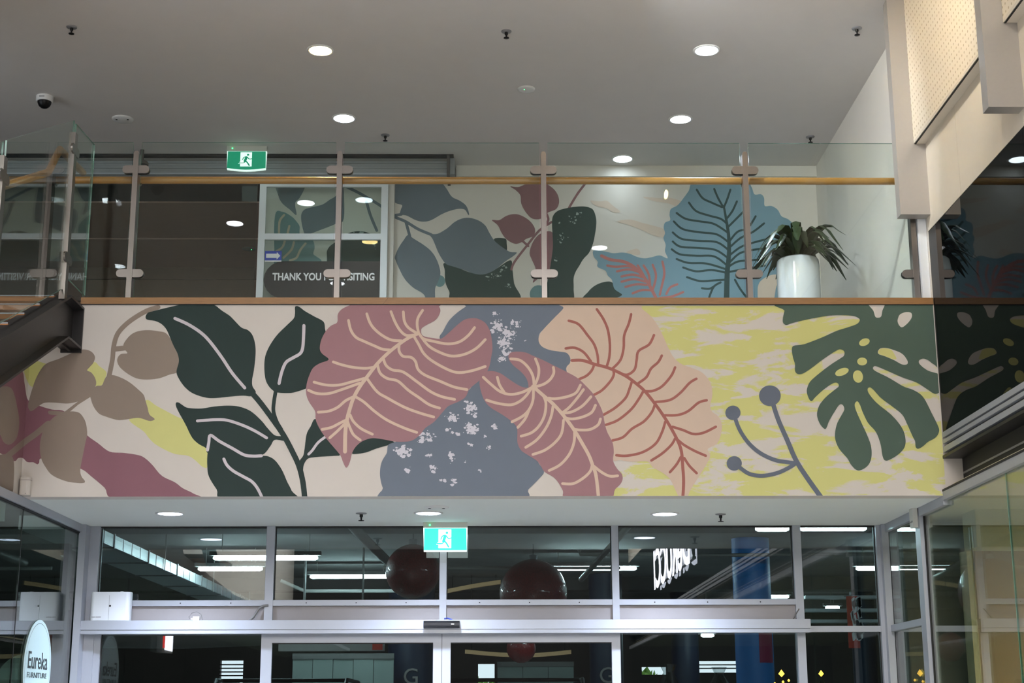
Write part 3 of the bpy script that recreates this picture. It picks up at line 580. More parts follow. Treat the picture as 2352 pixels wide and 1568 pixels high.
def upper_mural():
    LAYER[0] = 0; sl = 'uslate'
    K = dict(up=True)
    paint('painted_leaf', U5, [(290, 400), (500, 400), (470, 510), (430, 560), (440, 650), (390, 610), (330, 560), (300, 500)], sl, **K)
    paint('painted_leaf', U5, [(475, 660), (500, 610), (560, 590), (640, 570), (700, 530), (745, 500), (770, 420), (800, 430), (805, 680), (740, 720), (640, 760), (520, 800), (490, 760)], sl, **K)
    a = paint('painted_leaf', U5, [(275, 650), (330, 625), (400, 660), (440, 700), (465, 740), (470, 800), (560, 840), (580, 900), (570, 950), (600, 975), (635, 1010), (600, 1100), (300, 1100), (270, 930)], 'uteal', **K)
    strokes('leaf_veins', U5, [[(345, 650), (310, 700), (305, 800)], [(385, 735), (370, 800)], [(350, 850), (330, 900), (285, 930)], [(420, 860), (400, 920), (340, 980)], [(510, 870), (470, 920), (440, 980), (390, 1000)]], 'ubeige', 17, parent=a, **K)
    a = paint('painted_rock', U5, [(675, 960), (690, 900), (740, 860), (820, 800), (910, 775), (1000, 790), (1100, 850), (1110, 1010), (1060, 1100), (720, 1100)], 'udark', **K)
    dabs(U5, [(1040, 900, 40, 60, 4), (930, 790, 60, 10, 4)], 'dabg', up=True, scale=.7, parent=a)
    paint('painted_leaf', U5, [(1120, 380), (1520, 380), (1560, 400), (1600, 450), (1640, 510), (1700, 540), (1750, 580), (1772, 640), (1765, 648), (1740, 610), (1690, 603), (1620, 620), (1560, 645), (1480, 690), (1420, 702), (1360, 690), (1290, 655), (1240, 645), (1245, 610), (1255, 575), (1210, 560), (1165, 525), (1140, 470)], sl, **K)
    strokes('painted_stem', U5, [[(820, 430), (940, 490), (1090, 580), (1180, 655), (1280, 700), (1380, 760), (1480, 802)], [(1190, 655), (1250, 645)], [(1285, 705), (1300, 760), (1315, 815)], [(980, 545), (1010, 650), (1060, 770)]], sl, 22, **K)
    paint('painted_rock', U5, [(1590, 1020), (1800, 1100), (1930, 1095), (2085, 1000), (2105, 1060), (2120, 1180), (2145, 1320), (1670, 1320), (1620, 1240), (1590, 1170), (1585, 1080)], 'udark', **K)
    a = paint('painted_rock', U5, [(1965, 835), (2050, 832), (2062, 870), (2060, 925), (2000, 910)], 'udark', **K)
    dabs(U5, [(2040, 1050, 30, 30, 3), (1990, 1110, 40, 30, 5), (2070, 1190, 30, 40, 5), (1950, 1120, 60, 40, 6)], 'dabg', up=True, scale=.6, parent=a)
    paint('painted_berry', U5, ell(1545, 1160, 42, 45), 'uteal', **K)
    paint('painted_leaf', U5, [(1470, 800), (1530, 795), (1600, 755), (1660, 705), (1720, 677), (1780, 673), (1850, 695), (1900, 735), (1930, 790), (1970, 850), (2030, 900), (2090, 935), (2140, 940), (2110, 970), (2050, 1010), (1990, 1060), (1930, 1095), (1870, 1110), (1800, 1100), (1720, 1070), (1640, 1045), (1590, 1025), (1540, 950), (1510, 880), (1490, 835)], sl, **K)
    paint('painted_leaf', U5, [(1310, 805), (1340, 830), (1420, 880), (1480, 930), (1520, 990), (1545, 1060), (1550, 1110), (1530, 1170), (1510, 1220), (1505, 1320), (1450, 1320), (1420, 1260), (1340, 1210), (1280, 1150), (1240, 1080), (1205, 1000), (1200, 970), (1230, 900), (1270, 840), (1290, 812)], sl, **K)
    m = 'umauve'
    strokes('painted_stem', U6, [[(495, 395), (430, 480), (380, 560), (352, 610)], [(225, 705), (130, 770), (40, 880), (-60, 1010), (-85, 1070)], [(185, 640), (200, 680), (190, 710)], [(0, 850), (45, 890)]], m, 18, **K)
    paint('painted_leaf', U6, [(-94, 430), (-34, 435), (20, 415), (80, 402), (160, 400), (230, 440), (270, 490), (283, 550), (260, 605), (200, 630), (170, 660), (130, 682), (70, 675), (20, 620), (-10, 560), (-16, 500), (-50, 460)], m, **K)
    paint('painted_leaf', U6, [(-236, 690), (-180, 690), (-130, 660), (-80, 645), (-20, 650), (50, 690), (90, 740), (98, 780), (80, 815), (30, 835), (-10, 862), (-60, 872), (-120, 840), (-160, 790), (-190, 730)], m, **K)
    paint('painted_leaf', U6, [(55, 940), (80, 860), (130, 800), (200, 775), (240, 800), (240, 900), (225, 1040), (200, 1100), (140, 1130), (110, 1150), (80, 1172), (95, 1120), (100, 1060), (70, 990)], m, **K)
    paint('painted_berry', U6, ell(125, 1260, 68, 68), 'uteal', **K)
    a = paint('painted_rock', U6, [(228, 720), (235, 660), (270, 620), (330, 600), (400, 588), (480, 585), (540, 605), (565, 660), (570, 720), (560, 800), (545, 870), (515, 940), (470, 990), (440, 1040), (410, 1090), (395, 1140), (395, 1220), (380, 1320), (185, 1320), (195, 1150), (215, 1050), (235, 900), (232, 800)], 'udark', **K)
    dabs(U6, [(280, 710, 12, 14, 2), (360, 660, 14, 10, 2), (255, 1000, 14, 24, 3), (400, 690, 60, 60, 5), (300, 830, 50, 80, 6), (430, 640, 40, 20, 4)], 'dabg', up=True, scale=.6, parent=a)
    paint('painted_rock', U6, [(470, 1320), (510, 1240), (560, 1195), (620, 1170), (680, 1165), (720, 1200), (770, 1260), (785, 1320)], 'udark', **K)
    for P in ([(525, 540), (600, 545), (650, 540), (700, 580), (755, 625), (700, 630), (650, 600), (570, 580)], [(930, 510), (1060, 520), (1150, 520), (1260, 560), (1200, 585), (1120, 560), (1000, 540)], [(730, 700), (830, 685), (920, 710), (1000, 730), (1090, 760), (1090, 820), (1020, 810), (940, 775), (830, 730)], [(800, 940), (880, 910), (910, 940), (890, 960)]):
        paint('painted_smudge', U6, P, 'upeach', **K)
    a = paint('painted_leaf', U6, [(1345, 385), (1280, 470), (1220, 550), (1190, 580), (1145, 605), (1135, 650), (1140, 690), (1100, 710), (1090, 750), (1100, 790), (1088, 830), (1105, 880), (1100, 930), (1120, 985), (1060, 962), (1000, 975), (940, 985), (880, 972), (830, 950), (770, 940), (700, 945), (630, 930), (550, 925), (550, 970), (580, 1010), (580, 1050), (640, 1080), (660, 1120), (690, 1150), (710, 1220), (770, 1265), (790, 1320), (1900, 1320), (2000, 1180), (2060, 1000), (2085, 750), (2060, 690), (2000, 660), (1970, 610), (1920, 580), (1870, 580), (1865, 520), (1840, 490), (1790, 490), (1765, 430), (1700, 385)], 'ublue', **K)
    strokes('leaf_veins', U6, [[16, 44, (1555, 590), (1575, 700), (1590, 800), (1595, 900), (1590, 1000), (1580, 1100), (1575, 1320)], [(1345, 455), (1390, 520), (1460, 555), (1540, 590)], [(1480, 450), (1510, 520), (1550, 590)], [(1605, 455), (1580, 530), (1555, 590)],
        [(1285, 555), (1340, 620), (1440, 655), (1530, 680), (1580, 720)], [(1190, 635), (1260, 680), (1370, 700), (1480, 720), (1590, 790)], [(1168, 700), (1240, 760), (1380, 785), (1500, 800), (1590, 860)], [(1160, 785), (1230, 835), (1360, 850), (1500, 860), (1590, 920)],
        [(1160, 855), (1220, 895), (1360, 905), (1490, 920), (1590, 985)], [(1152, 915), (1220, 955), (1350, 965), (1480, 970), (1580, 1040)], [(1190, 990), (1280, 1020), (1420, 1025), (1575, 1070)], [(1240, 1055), (1340, 1085), (1460, 1075), (1570, 1095)], [(1270, 1130), (1370, 1160), (1480, 1155), (1560, 1150)],
        [(1655, 545), (1620, 620), (1575, 680)], [(1720, 610), (1650, 680), (1590, 740)], [(1800, 660), (1740, 750), (1660, 780), (1600, 850)], [(1865, 715), (1780, 780), (1680, 830), (1600, 900)], [(1870, 840), (1760, 870), (1680, 900), (1600, 960)], [(1850, 910), (1750, 925), (1670, 950), (1595, 1020)],
        [(1870, 990), (1760, 1000), (1660, 1010), (1590, 1050)], [(1870, 1040), (1760, 1060), (1590, 1090)], [(1530, 1170), (1480, 1200), (1450, 1260), (1435, 1310)], [(1385, 1215), (1440, 1220), (1480, 1200)], [(1640, 1150), (1680, 1220), (1740, 1300)]], 'uvein', 16, parent=a, **K)
    strokes('leaf_veins', U6, [[24, (610, 965), (680, 995), (780, 1010), (860, 1050), (920, 1110), (960, 1160), (1000, 1230), (1040, 1310)], [(655, 1040), (720, 1050), (820, 1045), (880, 1075)], [(730, 1085), (820, 1070), (900, 1090)], [(765, 1125), (850, 1110), (930, 1130)], [(765, 1165), (860, 1145), (950, 1165)],
        [(795, 1205), (880, 1185), (960, 1190)], [(850, 1255), (920, 1230), (990, 1230)], [(890, 1040), (920, 1090), (960, 1160)], [(935, 1040), (975, 1110), (985, 1200)], [(1005, 1035), (1030, 1110), (1020, 1180), (1000, 1240)], [(1080, 1010), (1095, 1100), (1075, 1200), (1060, 1265)], [(1195, 1185), (1140, 1210), (1110, 1260)], [(1240, 1245), (1150, 1280), (1060, 1290)]], 'ured', 18, parent=a, **K)
    paint('painted_leaf', U6, [(1815, 1230), (1830, 1170), (1880, 1130), (1940, 1110), (2010, 1120), (1960, 1200), (1930, 1320), (1830, 1320)], 'upeach', **K)
upper_mural()

# ------------------------------------------------------------------ upper level: shop opening, shutter, door leaf
us = sempty('wall_upper_shop', (-4, 17, ZT), 'dark timber lined shop behind the upper glazing')
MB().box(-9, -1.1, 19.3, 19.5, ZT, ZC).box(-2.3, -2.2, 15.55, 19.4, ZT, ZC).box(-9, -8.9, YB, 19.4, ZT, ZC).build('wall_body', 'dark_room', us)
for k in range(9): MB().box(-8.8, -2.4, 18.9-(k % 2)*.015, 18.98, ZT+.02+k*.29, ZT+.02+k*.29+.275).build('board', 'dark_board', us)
uc = sempty('ceiling_upper_shop', (-5, 17, 7.2), 'dark brown timber ceiling boards inside the upper shop')
cy = [15.36]+[atZ(450, y, 7.2).y for y in (463, 505, 547, 598, 640, 690)]+[19.28]
for k, (a, b) in enumerate(zip(cy[:-1], cy[1:])): MB().box(-8.85, -2.45, a+.006, b-.006, 7.2-(k % 2)*.012, 7.262).build('board', 'ceiling_board' if k else 'dark_room', uc)  # first board coloured dark for the shade behind the shutter head
sp_ = atZ(572, 571, 7.19)
t = thing('ceiling_speaker', 'small grey disc on the dark ceiling of upper shop', 'speaker', sp_); MB().lathe(sp_, [(.085, 0), (.083, -.008), (.001, -.012)], 26).build('grille', 'pipe_grey', t); MB().lathe((sp_.x+.03, sp_.y, sp_.z-.01), [(.005, 0), (.004, -.004)], 8).build('indicator', 'led_green', t)
w4 = sempty('window_4', (-5, 15.25, ZT), 'fixed dark glazing of the upper shop')
MB().box(-5.6, -2.47, 15.24, 15.25, ZT+.02, 7.05).build('pane', 'glass', w4)
MB().box(-8.8, -5.62, 15.24, 15.25, ZT+.02, 7.05).build('pane', 'glass', w4)
MB().box(-8.8, -2.47, 15.22, 15.27, 7.05, 7.10).build('head_frame', 'alu_dark', w4)
sh = thing('roller_shutter', 'grey ribbed roller shutter box under the upper ceiling', 'shutter', (-4, 15.1, 7.1))
mb = MB()
for k in range(5): mb.box(-8.8, -.47, 15.08+(k % 2)*.004, 15.13, 7.095+k*.028, 7.095+k*.028+.026)
mb.build('curtain', 'shutter', sh)
MB().box(-8.8, -.47, 15.06, 15.14, 7.078, 7.093).build('bottom_rail', 'alu', sh)
MB().box(-8.8, -.40, 14.97, 15.06, 7.255, ZC-.001).build('slot', 'gasket', sh)
MB().box(-.47, -.44, 14.97, 15.36, 7.06, 7.262).build('end_plate', 'concrete_dark', sh)
MB().box(-.44, -.39, 15.05, 15.30, 7.08, 7.262).build('end_bracket', 'shutter', sh)
struct(MB().box(-.38, XR-.001, 15.30, YW, 7.15, ZC-.001).build('trim_5', 'white_wall'))
struct(MB().box(-1.10, -1.03, 15.26, YW, ZT, 7.14).build('trim_6', 'white_wall'))
d1 = sempty('door_1', (-1.76, 15.2, ZT), 'white framed glass sliding door leaf standing open before the mural')
for a, b, c, d in ((-2.435, -2.365, ZT+.01, 7.03), (-1.16, -1.09, ZT+.01, 7.03), (-2.365, -1.16, 6.985, 7.03), (-2.365, -1.16, 6.405, 6.47), (-2.365, -1.16, ZT+.01, ZT+.14)):
    MB().box(a, b, 15.18, 15.22, c, d).build('frame_bar', 'white_powder', d1)
MB().box(-2.365, -1.16, 15.195, 15.203, 6.471, 6.984).build('pane', 'glass', d1)
MB().box(-2.365, -1.16, 15.195, 15.203, ZT+.141, 6.404).build('pane', 'glass', d1)
# pill decal with lettering
def pill(x0, x1, z0, z1, rl=True, n=10):
    r = (z1-z0)/2; zc = (z0+z1)/2
    pts = [(x1, z0), (x1, z1)]
    for k in range(n+1):
        t = math.pi/2+math.pi*k/n; pts.append((x0+r+r*math.cos(t), zc+r*math.sin(t)))
    return pts
dc = thing('door_decal', 'black pill shaped THANK YOU FOR VISITING decal on upper glass door', 'sign', (-1.76, 15.19, 5.98))
bk = MB().prism(pill(-2.362, -1.162, 5.775, 6.172), lambda a, b, t: (a, t, b), 15.190, 15.194).build('backing', 'sign_black', dc)
text_obj('lettering', 'THANK YOU FOR VISITING', .108, (1, 0, 0), (0, 0, 1), (-1.742, 15.188, 6.0), 'sign_text', bk, bold=.0028, sx=.80)
ar = thing('arrow_sticker', 'small blue sticker with white arrow pointing right on upper door', 'sign', (-2.27, 15.19, 6.22))
MB().box(-2.358, -2.185, 15.190, 15.194, 6.172, 6.283).build('backing', 'blue_sticker', ar)
MB().box(-2.358, -2.185, 15.189, 15.19, 6.166, 6.180).build('white_border', 'white_paint', ar)
MB().add([(x, 15.1885, z) for x, z in ((-2.345, 6.207), (-2.235, 6.207), (-2.235, 6.190), (-2.198, 6.230), (-2.235, 6.270), (-2.235, 6.253), (-2.345, 6.253))], [(0, 1, 2, 3, 4, 5, 6)]).build('arrow', 'white_paint', ar)

# ------------------------------------------------------------------ balcony edge, balustrade
tr = sempty('trim_7', (0, YB, ZT), 'oak capping board along the balcony edge')
xj = atY(886, 692, YB).x
MB().add([(-3.2, 11.485, ZT), (xj-.02, 11.485, ZT), (xj+.02, 11.485, ZT+.052), (-3.2, 11.485, ZT+.052), (-3.2, 11.64, ZT), (xj-.02, 11.64, ZT), (xj+.02, 11.64, ZT+.052), (-3.2, 11.64, ZT+.052)],
         [(0, 1, 2, 3), (7, 6, 5, 4), (3, 2, 6, 7), (4, 5, 1, 0), (1, 5, 6, 2), (0, 3, 7, 4)]).build('board', 'wood', tr)
MB().add([(xj-.018, 11.485, ZT), (XR, 11.485, ZT), (XR, 11.485, ZT+.052), (xj+.022, 11.485, ZT+.052), (xj-.018, 11.64, ZT), (XR, 11.64, ZT), (XR, 11.64, ZT+.052), (xj+.022, 11.64, ZT+.052)],
         [(0, 1, 2, 3), (7, 6, 5, 4), (3, 2, 6, 7), (4, 5, 1, 0), (1, 5, 6, 2), (0, 3, 7, 4)]).build('board', 'wood', tr)
MB().box(-3.2, XR, 11.487, 11.495, ZT-.006, ZT-.0005).build('shadow_gap', 'gasket', tr)
def pane(x0, x1, y0, y1, z0, z1, parent, gm='glass', name='glass_panel'):
    o = MB().box(x0, x1, y0, y1, z0, z1).build(name, [gm, 'glass_edge'], parent)
    dims = (abs(x1-x0), abs(y1-y0)); k = 0 if dims[0] < dims[1] else 1
    for p in o.data.polygons: p.material_index = 0 if abs(p.normal[k]) > .9 else 1
    return o
bal = thing('balcony_balustrade', 'clear glass balcony balustrade with steel posts and timber handrail', 'balustrade', (0, YBAL, ZT+.052))
ZP0, ZP1 = 4.762, 6.005
px_posts = [307, 778, 1249, 1715]
PX = [atY(p, 500, YBAL).x for p in px_posts]+[3.365]
ZGT = atY(1000, 328, YBAL).z
edges = [-3.22]+[v for x in PX[:-1] for v in (x-.035, x+.035)]+[3.345]
for i in range(0, len(edges), 2): pane(edges[i], edges[i+1], YBAL-.006, YBAL+.006, 4.79, ZGT, bal)
def stadium(cx, cz, w, h, n=8):
    r = h/2; return [(cx+w/2-r+r*math.cos(t), cz+r*math.sin(t)) for t in [-math.pi/2+math.pi*k/n for k in range(n+1)]]+[(cx-w/2+r+r*math.cos(t), cz+r*math.sin(t)) for t in [math.pi/2+math.pi*k/n for k in range(n+1)]]
for x in PX:
    top = [(a, b) for a, b in ((x-.021, ZP0), (x+.021, ZP0), (x+.021, ZP1-.02), (x+.012, ZP1), (x-.012, ZP1), (x-.021, ZP1-.02))]
    po = flip_fix(MB().prism(top, lambda a, b, t: (a, t, b), YBAL-.035, YBAL+.045).build('post', 'steel', bal))
    for zc in (5.852, 4.985):
        flip_fix(MB().prism(stadium(x if x < 3 else x-.04, zc, .215 if x < 3 else .14, .066), lambda a, b, t: (a, t, b), YBAL-.026, YBAL-.010).build('clamp', 'steel', po))
        flip_fix(MB().prism(stadium(x if x < 3 else x-.04, zc, .215 if x < 3 else .14, .066), lambda a, b, t: (a, t, b), YBAL+.010, YBAL+.024).build('clamp', 'steel', po))
    MB().tube([(x, YBAL+.04, 5.79), (x, YBAL+.15, 5.775), (x, YBAL+.18, 5.80)], .008).build('handrail_bracket', 'steel', bal)
MB().tube([(-3.42, YBAL+.18, 5.832), (3.43, YBAL+.18, 5.832)], .03, 16).build('handrail', 'rail_wood', bal)
MB().box(3.395, XR-.002, 11.53, 11.62, 4.762, 5.6).build('wall_jamb', 'white_powder', bal)
MB().box(-3.2, 3.34, YBAL-.012, YBAL+.012, 4.762, 4.79).build('base_channel', 'gasket', bal)

# ------------------------------------------------------------------ stair on the left
st = thing('staircase', 'timber stair with black steel stringers descending on the left', 'stairs', (-3.9, 10, 3.4))
SX = -3.17; SL = .468; Y0, Z0 = 11.13, 4.68
zt = lambda y: Z0+(y-Y0)*SL
for nm, x0, x1 in (('stringer', SX-.16, SX), ('stringer', -4.86, -4.70)):
    mb = MB(); y1 = 8.78; hh = .335
    web0, web1 = (x0, x0+.02) if x0 < -4 else (x1-.10, x1-.08)
    def seg(xa, xb, ya, yb, dz0, dz1): mb.add([(x, y, zt(y)+d) for x in (xa, xb) for y in (ya, yb) for d in (dz0, dz1)], [(0, 1, 3, 2), (4, 6, 7, 5), (0, 4, 5, 1), (2, 3, 7, 6), (1, 5, 7, 3), (0, 2, 6, 4)])
    seg(web0, web1, y1, Y0, -hh, 0)
    seg(x0, x1, y1, Y0, -.018, 0); seg(x0, x1, y1, Y0, -hh, -hh+.018)
    MB.build(mb, nm, 'black_steel', st); flip_fix(st.children[-1])
# bracket joining the stringer to the bulkhead
mb = MB().box(SX-.10, SX-.08, Y0, YB-.002, Z0-.35, Z0).box(SX-.16, SX, Y0, YB-.002, Z0-.018, Z0).box(SX-.16, SX, Y0, YB-.002, Z0-.335, Z0-.317).box(SX-.16, SX, YB-.02, YB-.002, Z0-.36, Z0)
mb.build('wall_bracket', 'black_steel', st)
for k in range(9):
    y = 11.36-k*.335; z = 4.66-k*.157
    if z < 3.5: break
    MB().box(-4.70, SX-.11, y-.31, y+.03, z-.045, z).build('tread', 'tread', st)
    MB().box(-4.70, SX-.11, y-.312, y-.306, z-.008, z+.001).build('nosing', 'alu', st)
MB().box(-4.70, SX-.11, 7.4, 8.66, 3.40, 3.45).build('landing', 'tread', st)
sb = thing('stair_balustrade', 'glass stair balustrade with two steel posts on the left', 'balustrade', (SX, 10, 4.6))
def quad_pane(pts, parent):   # pts (y,z) in an X plane
    o = flip_fix(MB().prism(pts, lambda a, b, t: (t, a, b), SX-.036, SX-.024).build('glass_panel', ['glass', 'glass_edge'], parent))
    for p in o.data.polygons: p.material_index = 0 if abs(p.normal[0]) > .9 else 1
YP1, YP2 = 11.0, 9.44
gz = lambda y: 6.02+(y-10.962)*.498
quad_pane([(YP1+.03, 4.80), (YBAL-.02, 4.80), (YBAL-.02, 6.06), (YP1+.03, 6.02)], sb)
quad_pane([(YP2+.04, zt(YP2+.04)+.10), (YP1-.02, zt(YP1-.02)+.08), (YP1-.02, gz(YP1-.02)), (YP2+.04, gz(YP2+.04))], sb)
quad_pane([(8.7, zt(8.7)+.10), (YP2-.02, zt(YP2-.02)+.08), (YP2-.02, gz(YP2-.02)), (8.7, gz(8.7))], sb)
for yp in (YP1, YP2):
    zb = zt(yp)-.01; ztop = gz(yp)-.11
    po = MB().box(SX-.052, SX-.008, yp-.035, yp+.035, zb, ztop).build('post', 'steel', sb)
    for dz in (.14, 1.0):
        flip_fix(MB().prism(stadium(yp, ztop-dz, .20, .075), lambda a, b, t: (t, a, b), SX-.02, SX-.006).build('clamp', 'steel', po))
MB().tube([(-3.30, 8.7, zt(8.7)+1.02), (-3.30, 10.75, zt(10.75)+1.02), (-3.30, 11.0, 5.80), (-3.28, 11.6, 5.83)], .028, 14).build('handrail', 'rail_wood', sb)

# ------------------------------------------------------------------ luminaires and ceiling devices
def downlight(x, y, z, label, warm=False, r=.098, group=None, lm=None):
    t = thing('downlight', label, 'light', (x, y, z), group)
    MB().lathe((x, y, z), [(r+.022, 0), (r+.022, -.006), (r+.012, -.010), (r, -.008), (r, -.001)], 28).build('trim_ring', 'ring', t)
    MB().lathe((x, y, z), [(r, -.0075), (r*.6, -.0078), (.001, -.008)], 28).build('lens', lm or ('lens_warm' if warm else 'lens'), t)
    return t
for p, lab, w in (((736, 115), 'warm white round downlight, left of the front ceiling pair', True), ((790, 271), 'cool round downlight, left of the second ceiling pair', False),
                  ((1623, 115), 'cool round downlight, right of the front ceiling pair', False), ((1563, 273), 'cool round downlight, right of the second ceiling pair', False),
                  ((1430, 364), 'round downlight close to the upper mural wall', False)):
    q = atZ(*p, ZC-.0005); downlight(q.x, q.y, q.z, lab, w, group='upper ceiling downlights', lm='lens_dim' if p[1] > 300 else None)
for p, lab in (((391, 1178), 'round downlight at the left end of the entrance soffit'), ((984, 1177), 'round downlight beside the lower exit sign on the soffit'), ((1527, 1179), 'round downlight at the right end of the entrance soffit')):
    q = atZ(*p, ZS-.0005); downlight(q.x, q.y, q.z, lab, group='entrance soffit downlights', lm='lens_soffit')
for x, y, lab in ((-3.05, 5.93, 'seen mirrored in glass left of the upper glass door'), (-2.12, 6.68, 'seen mirrored in glass in the upper left pane of the door'), (1.346, 4.97, 'seen mirrored in glass beside the dark green upper rock'), (-2.09, 3.34, 'seen mirrored in glass low on the black pill decal'), (-4.34, 6.75, 'seen mirrored in glass high by the corner pane'),
                  (-4.86, 4.15, 'seen mirrored in glass low by the corner pane'), (2.6, 1.9, 'added out of view as fill on the right'), (.3, 1.9, 'added out of view as fill near the middle'), (-1.2, 1.9, 'added out of view as fill left of the middle')):
    downlight(x, y, ZC-.0005, 'hall ceiling downlight '+lab, group='hall ceiling downlights', lm='lens_hall')  # last three are extra lights, added out of view for floor bounce
def spotlight(x, y, z, tgt, power, label, col=(1.0, .93, .82), ang=80):
    t = thing('track_spotlight', label, 'light', (x, y, z), 'hall track spotlights'); d = (Vector(tgt)-Vector((x, y, z))).normalized(); p = Vector((x, y, z))
    MB().tube([p-d*.14, p-d*.13, p, p+d*.02], [.03, .05, .055, .06], 16, cap=False).build('can', 'black', t)
    MB().tube([p-d*.002, p], .05, 16).build('lens', 'lens_warm', t)
    MB().tube([p-d*.08, (x, y, z+.12), (x, y, ZC)], .012, 8).build('stem', 'black', t)
    l = bpy.data.lights.new('spot_beam', 'SPOT'); l.energy = power; l.color = col; l.spot_size = R_(ang); l.spot_blend = .6; l.shadow_soft_size = .06
    o = bpy.data.objects.new('spot_beam', l); COL.objects.link(o); o.rotation_euler = d.to_track_quat('-Z', 'Y').to_euler(); o.location = p+d*.04; setp(o, t)
spotlight(1.9, 9.4, 7.12, (3.46, 10.6, 6.6), 68, 'warm track spotlight aimed at the perforated panels')
spotlight(1.9, 7.4, 7.12, (3.46, 8.6, 6.6), 75, 'warm track spotlight nearer the viewer')
spotlight(.6, 9.9, 7.12, (3.46, 13.4, 5.7), 300, 'cool track spotlight aimed at the upper right wall', (.93, .97, 1.0), 62)
def sprinkler(x, y, z, label, group):
    t = thing('sprinkler', label, 'sprinkler', (x, y, z), group)
    MB().lathe((x, y, z), [(.045, 0), (.043, -.006), (.02, -.010), (.012, -.012)], 16).build('escutcheon', 'alu_dark', t)
    bo = MB().lathe((x, y, z), [(.014, -.008), (.014, -.03), (.008, -.036), (.006, -.06)], 10).build('body', 'black', t)
    MB().lathe((x, y, z), [(.006, -.058), (.024, -.060), (.024, -.064), (.004, -.066)], 14).build('deflector', 'black', bo)
for p, lab in (((165, 62), 'small dark sprinkler head at the ceiling top left'), ((1163, 72), 'small dark sprinkler head at the ceiling top centre'), ((1968, 65), 'small dark sprinkler head beside the grey fin'),
               ((885, 310), 'small dark sprinkler head above the roller shutter'), ((1861, 314), 'small dark sprinkler head above the potted plant')):
    q = atZ(*p, ZC-.0005); sprinkler(*q, lab, 'ceiling sprinklers')
for p, lab in (((830, 1178), 'small sprinkler head on the soffit left of exit sign'), ((1655, 1180), 'small sprinkler head on the soffit towards the right')):
    q = atZ(*p, ZS-.0005); sprinkler(*q, lab, 'soffit sprinklers')
for (x, y), lab in zip(SHOP_LIGHTS, ('nearest the partition', 'at the back', 'nearest the viewer')): downlight(x, y, 3.2395, 'warm round downlight inside the right shop, '+lab, True, group='right shop downlights', lm='lens_shop')
q = atZ(103, 222, ZC-.0005)
t = thing('dome_camera', 'white and black dome security camera on the ceiling left', 'camera', q)
MB().lathe(q, [(.078, 0), (.078, -.045), (.068, -.052)], 28).build('housing', 'ring', t)
MB().lathe(q, [(.064, -.05), (.062, -.07), (.05, -.095), (.028, -.113), (.001, -.12)], 24).build('dome', 'black', t)
MB().box(q.x-.03, q.x+.02, q.y-.0795, q.y-.077, q.z-.03, q.z-.022).build('badge', 'alu_dark', t)
q = atY(325, 375, 14.86)
t = thing('dome_camera', 'small dark dome camera in front of the roller shutter', 'camera', q)
MB().lathe(q, [(.06, .02), (.072, 0), (.07, -.02)], 22).build('housing', 'concrete_dark', t)
MB().lathe(q, [(.058, -.02), (.052, -.045), (.03, -.07), (.001, -.078)], 20).build('dome', 'black', t)
MB().tube([(q.x, q.y, q.z+.02), (q.x, q.y, ZC)], .02).build('stem', 'concrete_dark', t)
def ceil_disc(p, Z, label, name, r, dots, led=False):
    q = atZ(*p, Z-.0005); t = thing(name, label, 'detector', q)
    MB().lathe(q, [(r, 0), (r*.98, -.008), (r*.8, -.014), (.001, -.016)], 30).build('cover', 'ring', t)
    for dx, rr in dots: MB().lathe((q.x+dx, q.y-.02, q.z-.012), [(rr, 0), (rr, -.006), (.001, -.007)], 12).build('port', 'black' if not led else 'led_green', t)
ceil_disc((282, 273), ZC, 'flat white disc with two dark ports on the ceiling', 'motion_detector', .105, ((-.055, .011), (.055, .011)))
ceil_disc((1209, 204), ZC, 'flat round ceiling disc with a tiny green light', 'smoke_detector', .082, ((-.02, .004),), True)
ceil_disc((1003, 1164), ZS, 'flat white disc on the soffit above the exit sign', 'motion_detector', .098, ((-.055, .012), (.055, .012)))
# ---- exit signs
def pict(mb_w, mb_g, f):
    """f maps the pictogram's own frame (unit = mm of a 325x170 face, y down) to world"""
    def poly(mb, P): mb.add([f(*p) for p in P], [tuple(range(len(P)))])
    poly(mb_w, [(1365, 387), (1462, 387), (1462, 530), (1365, 530)]); poly(mb_w, [(1348, 503), (1360, 484), (1400, 484), (1400, 503)])
    def st_(P, w):
        L, Rr, c1, c0 = ribbon(P, w)
        for i in range(len(L)-1): poly(mb_g, [L[i], L[i+1], Rr[i+1], Rr[i]])
        poly(mb_g, [L[-1]]+c1+[Rr[-1]]); poly(mb_g, [Rr[0]]+c0+[L[0]])
    poly(mb_g, ell(1429, 413, 10, 10)); st_([(1416, 438), (1410, 458), (1404, 478)], 22)
    st_([(1410, 432), (1394, 440), (1384, 462)], 8); st_([(1424, 436), (1440, 455), (1464, 452)], 8)
    st_([(1408, 474), (1424, 490), (1442, 520)], 12); st_([(1402, 480), (1394, 494), (1357, 495)], 10)
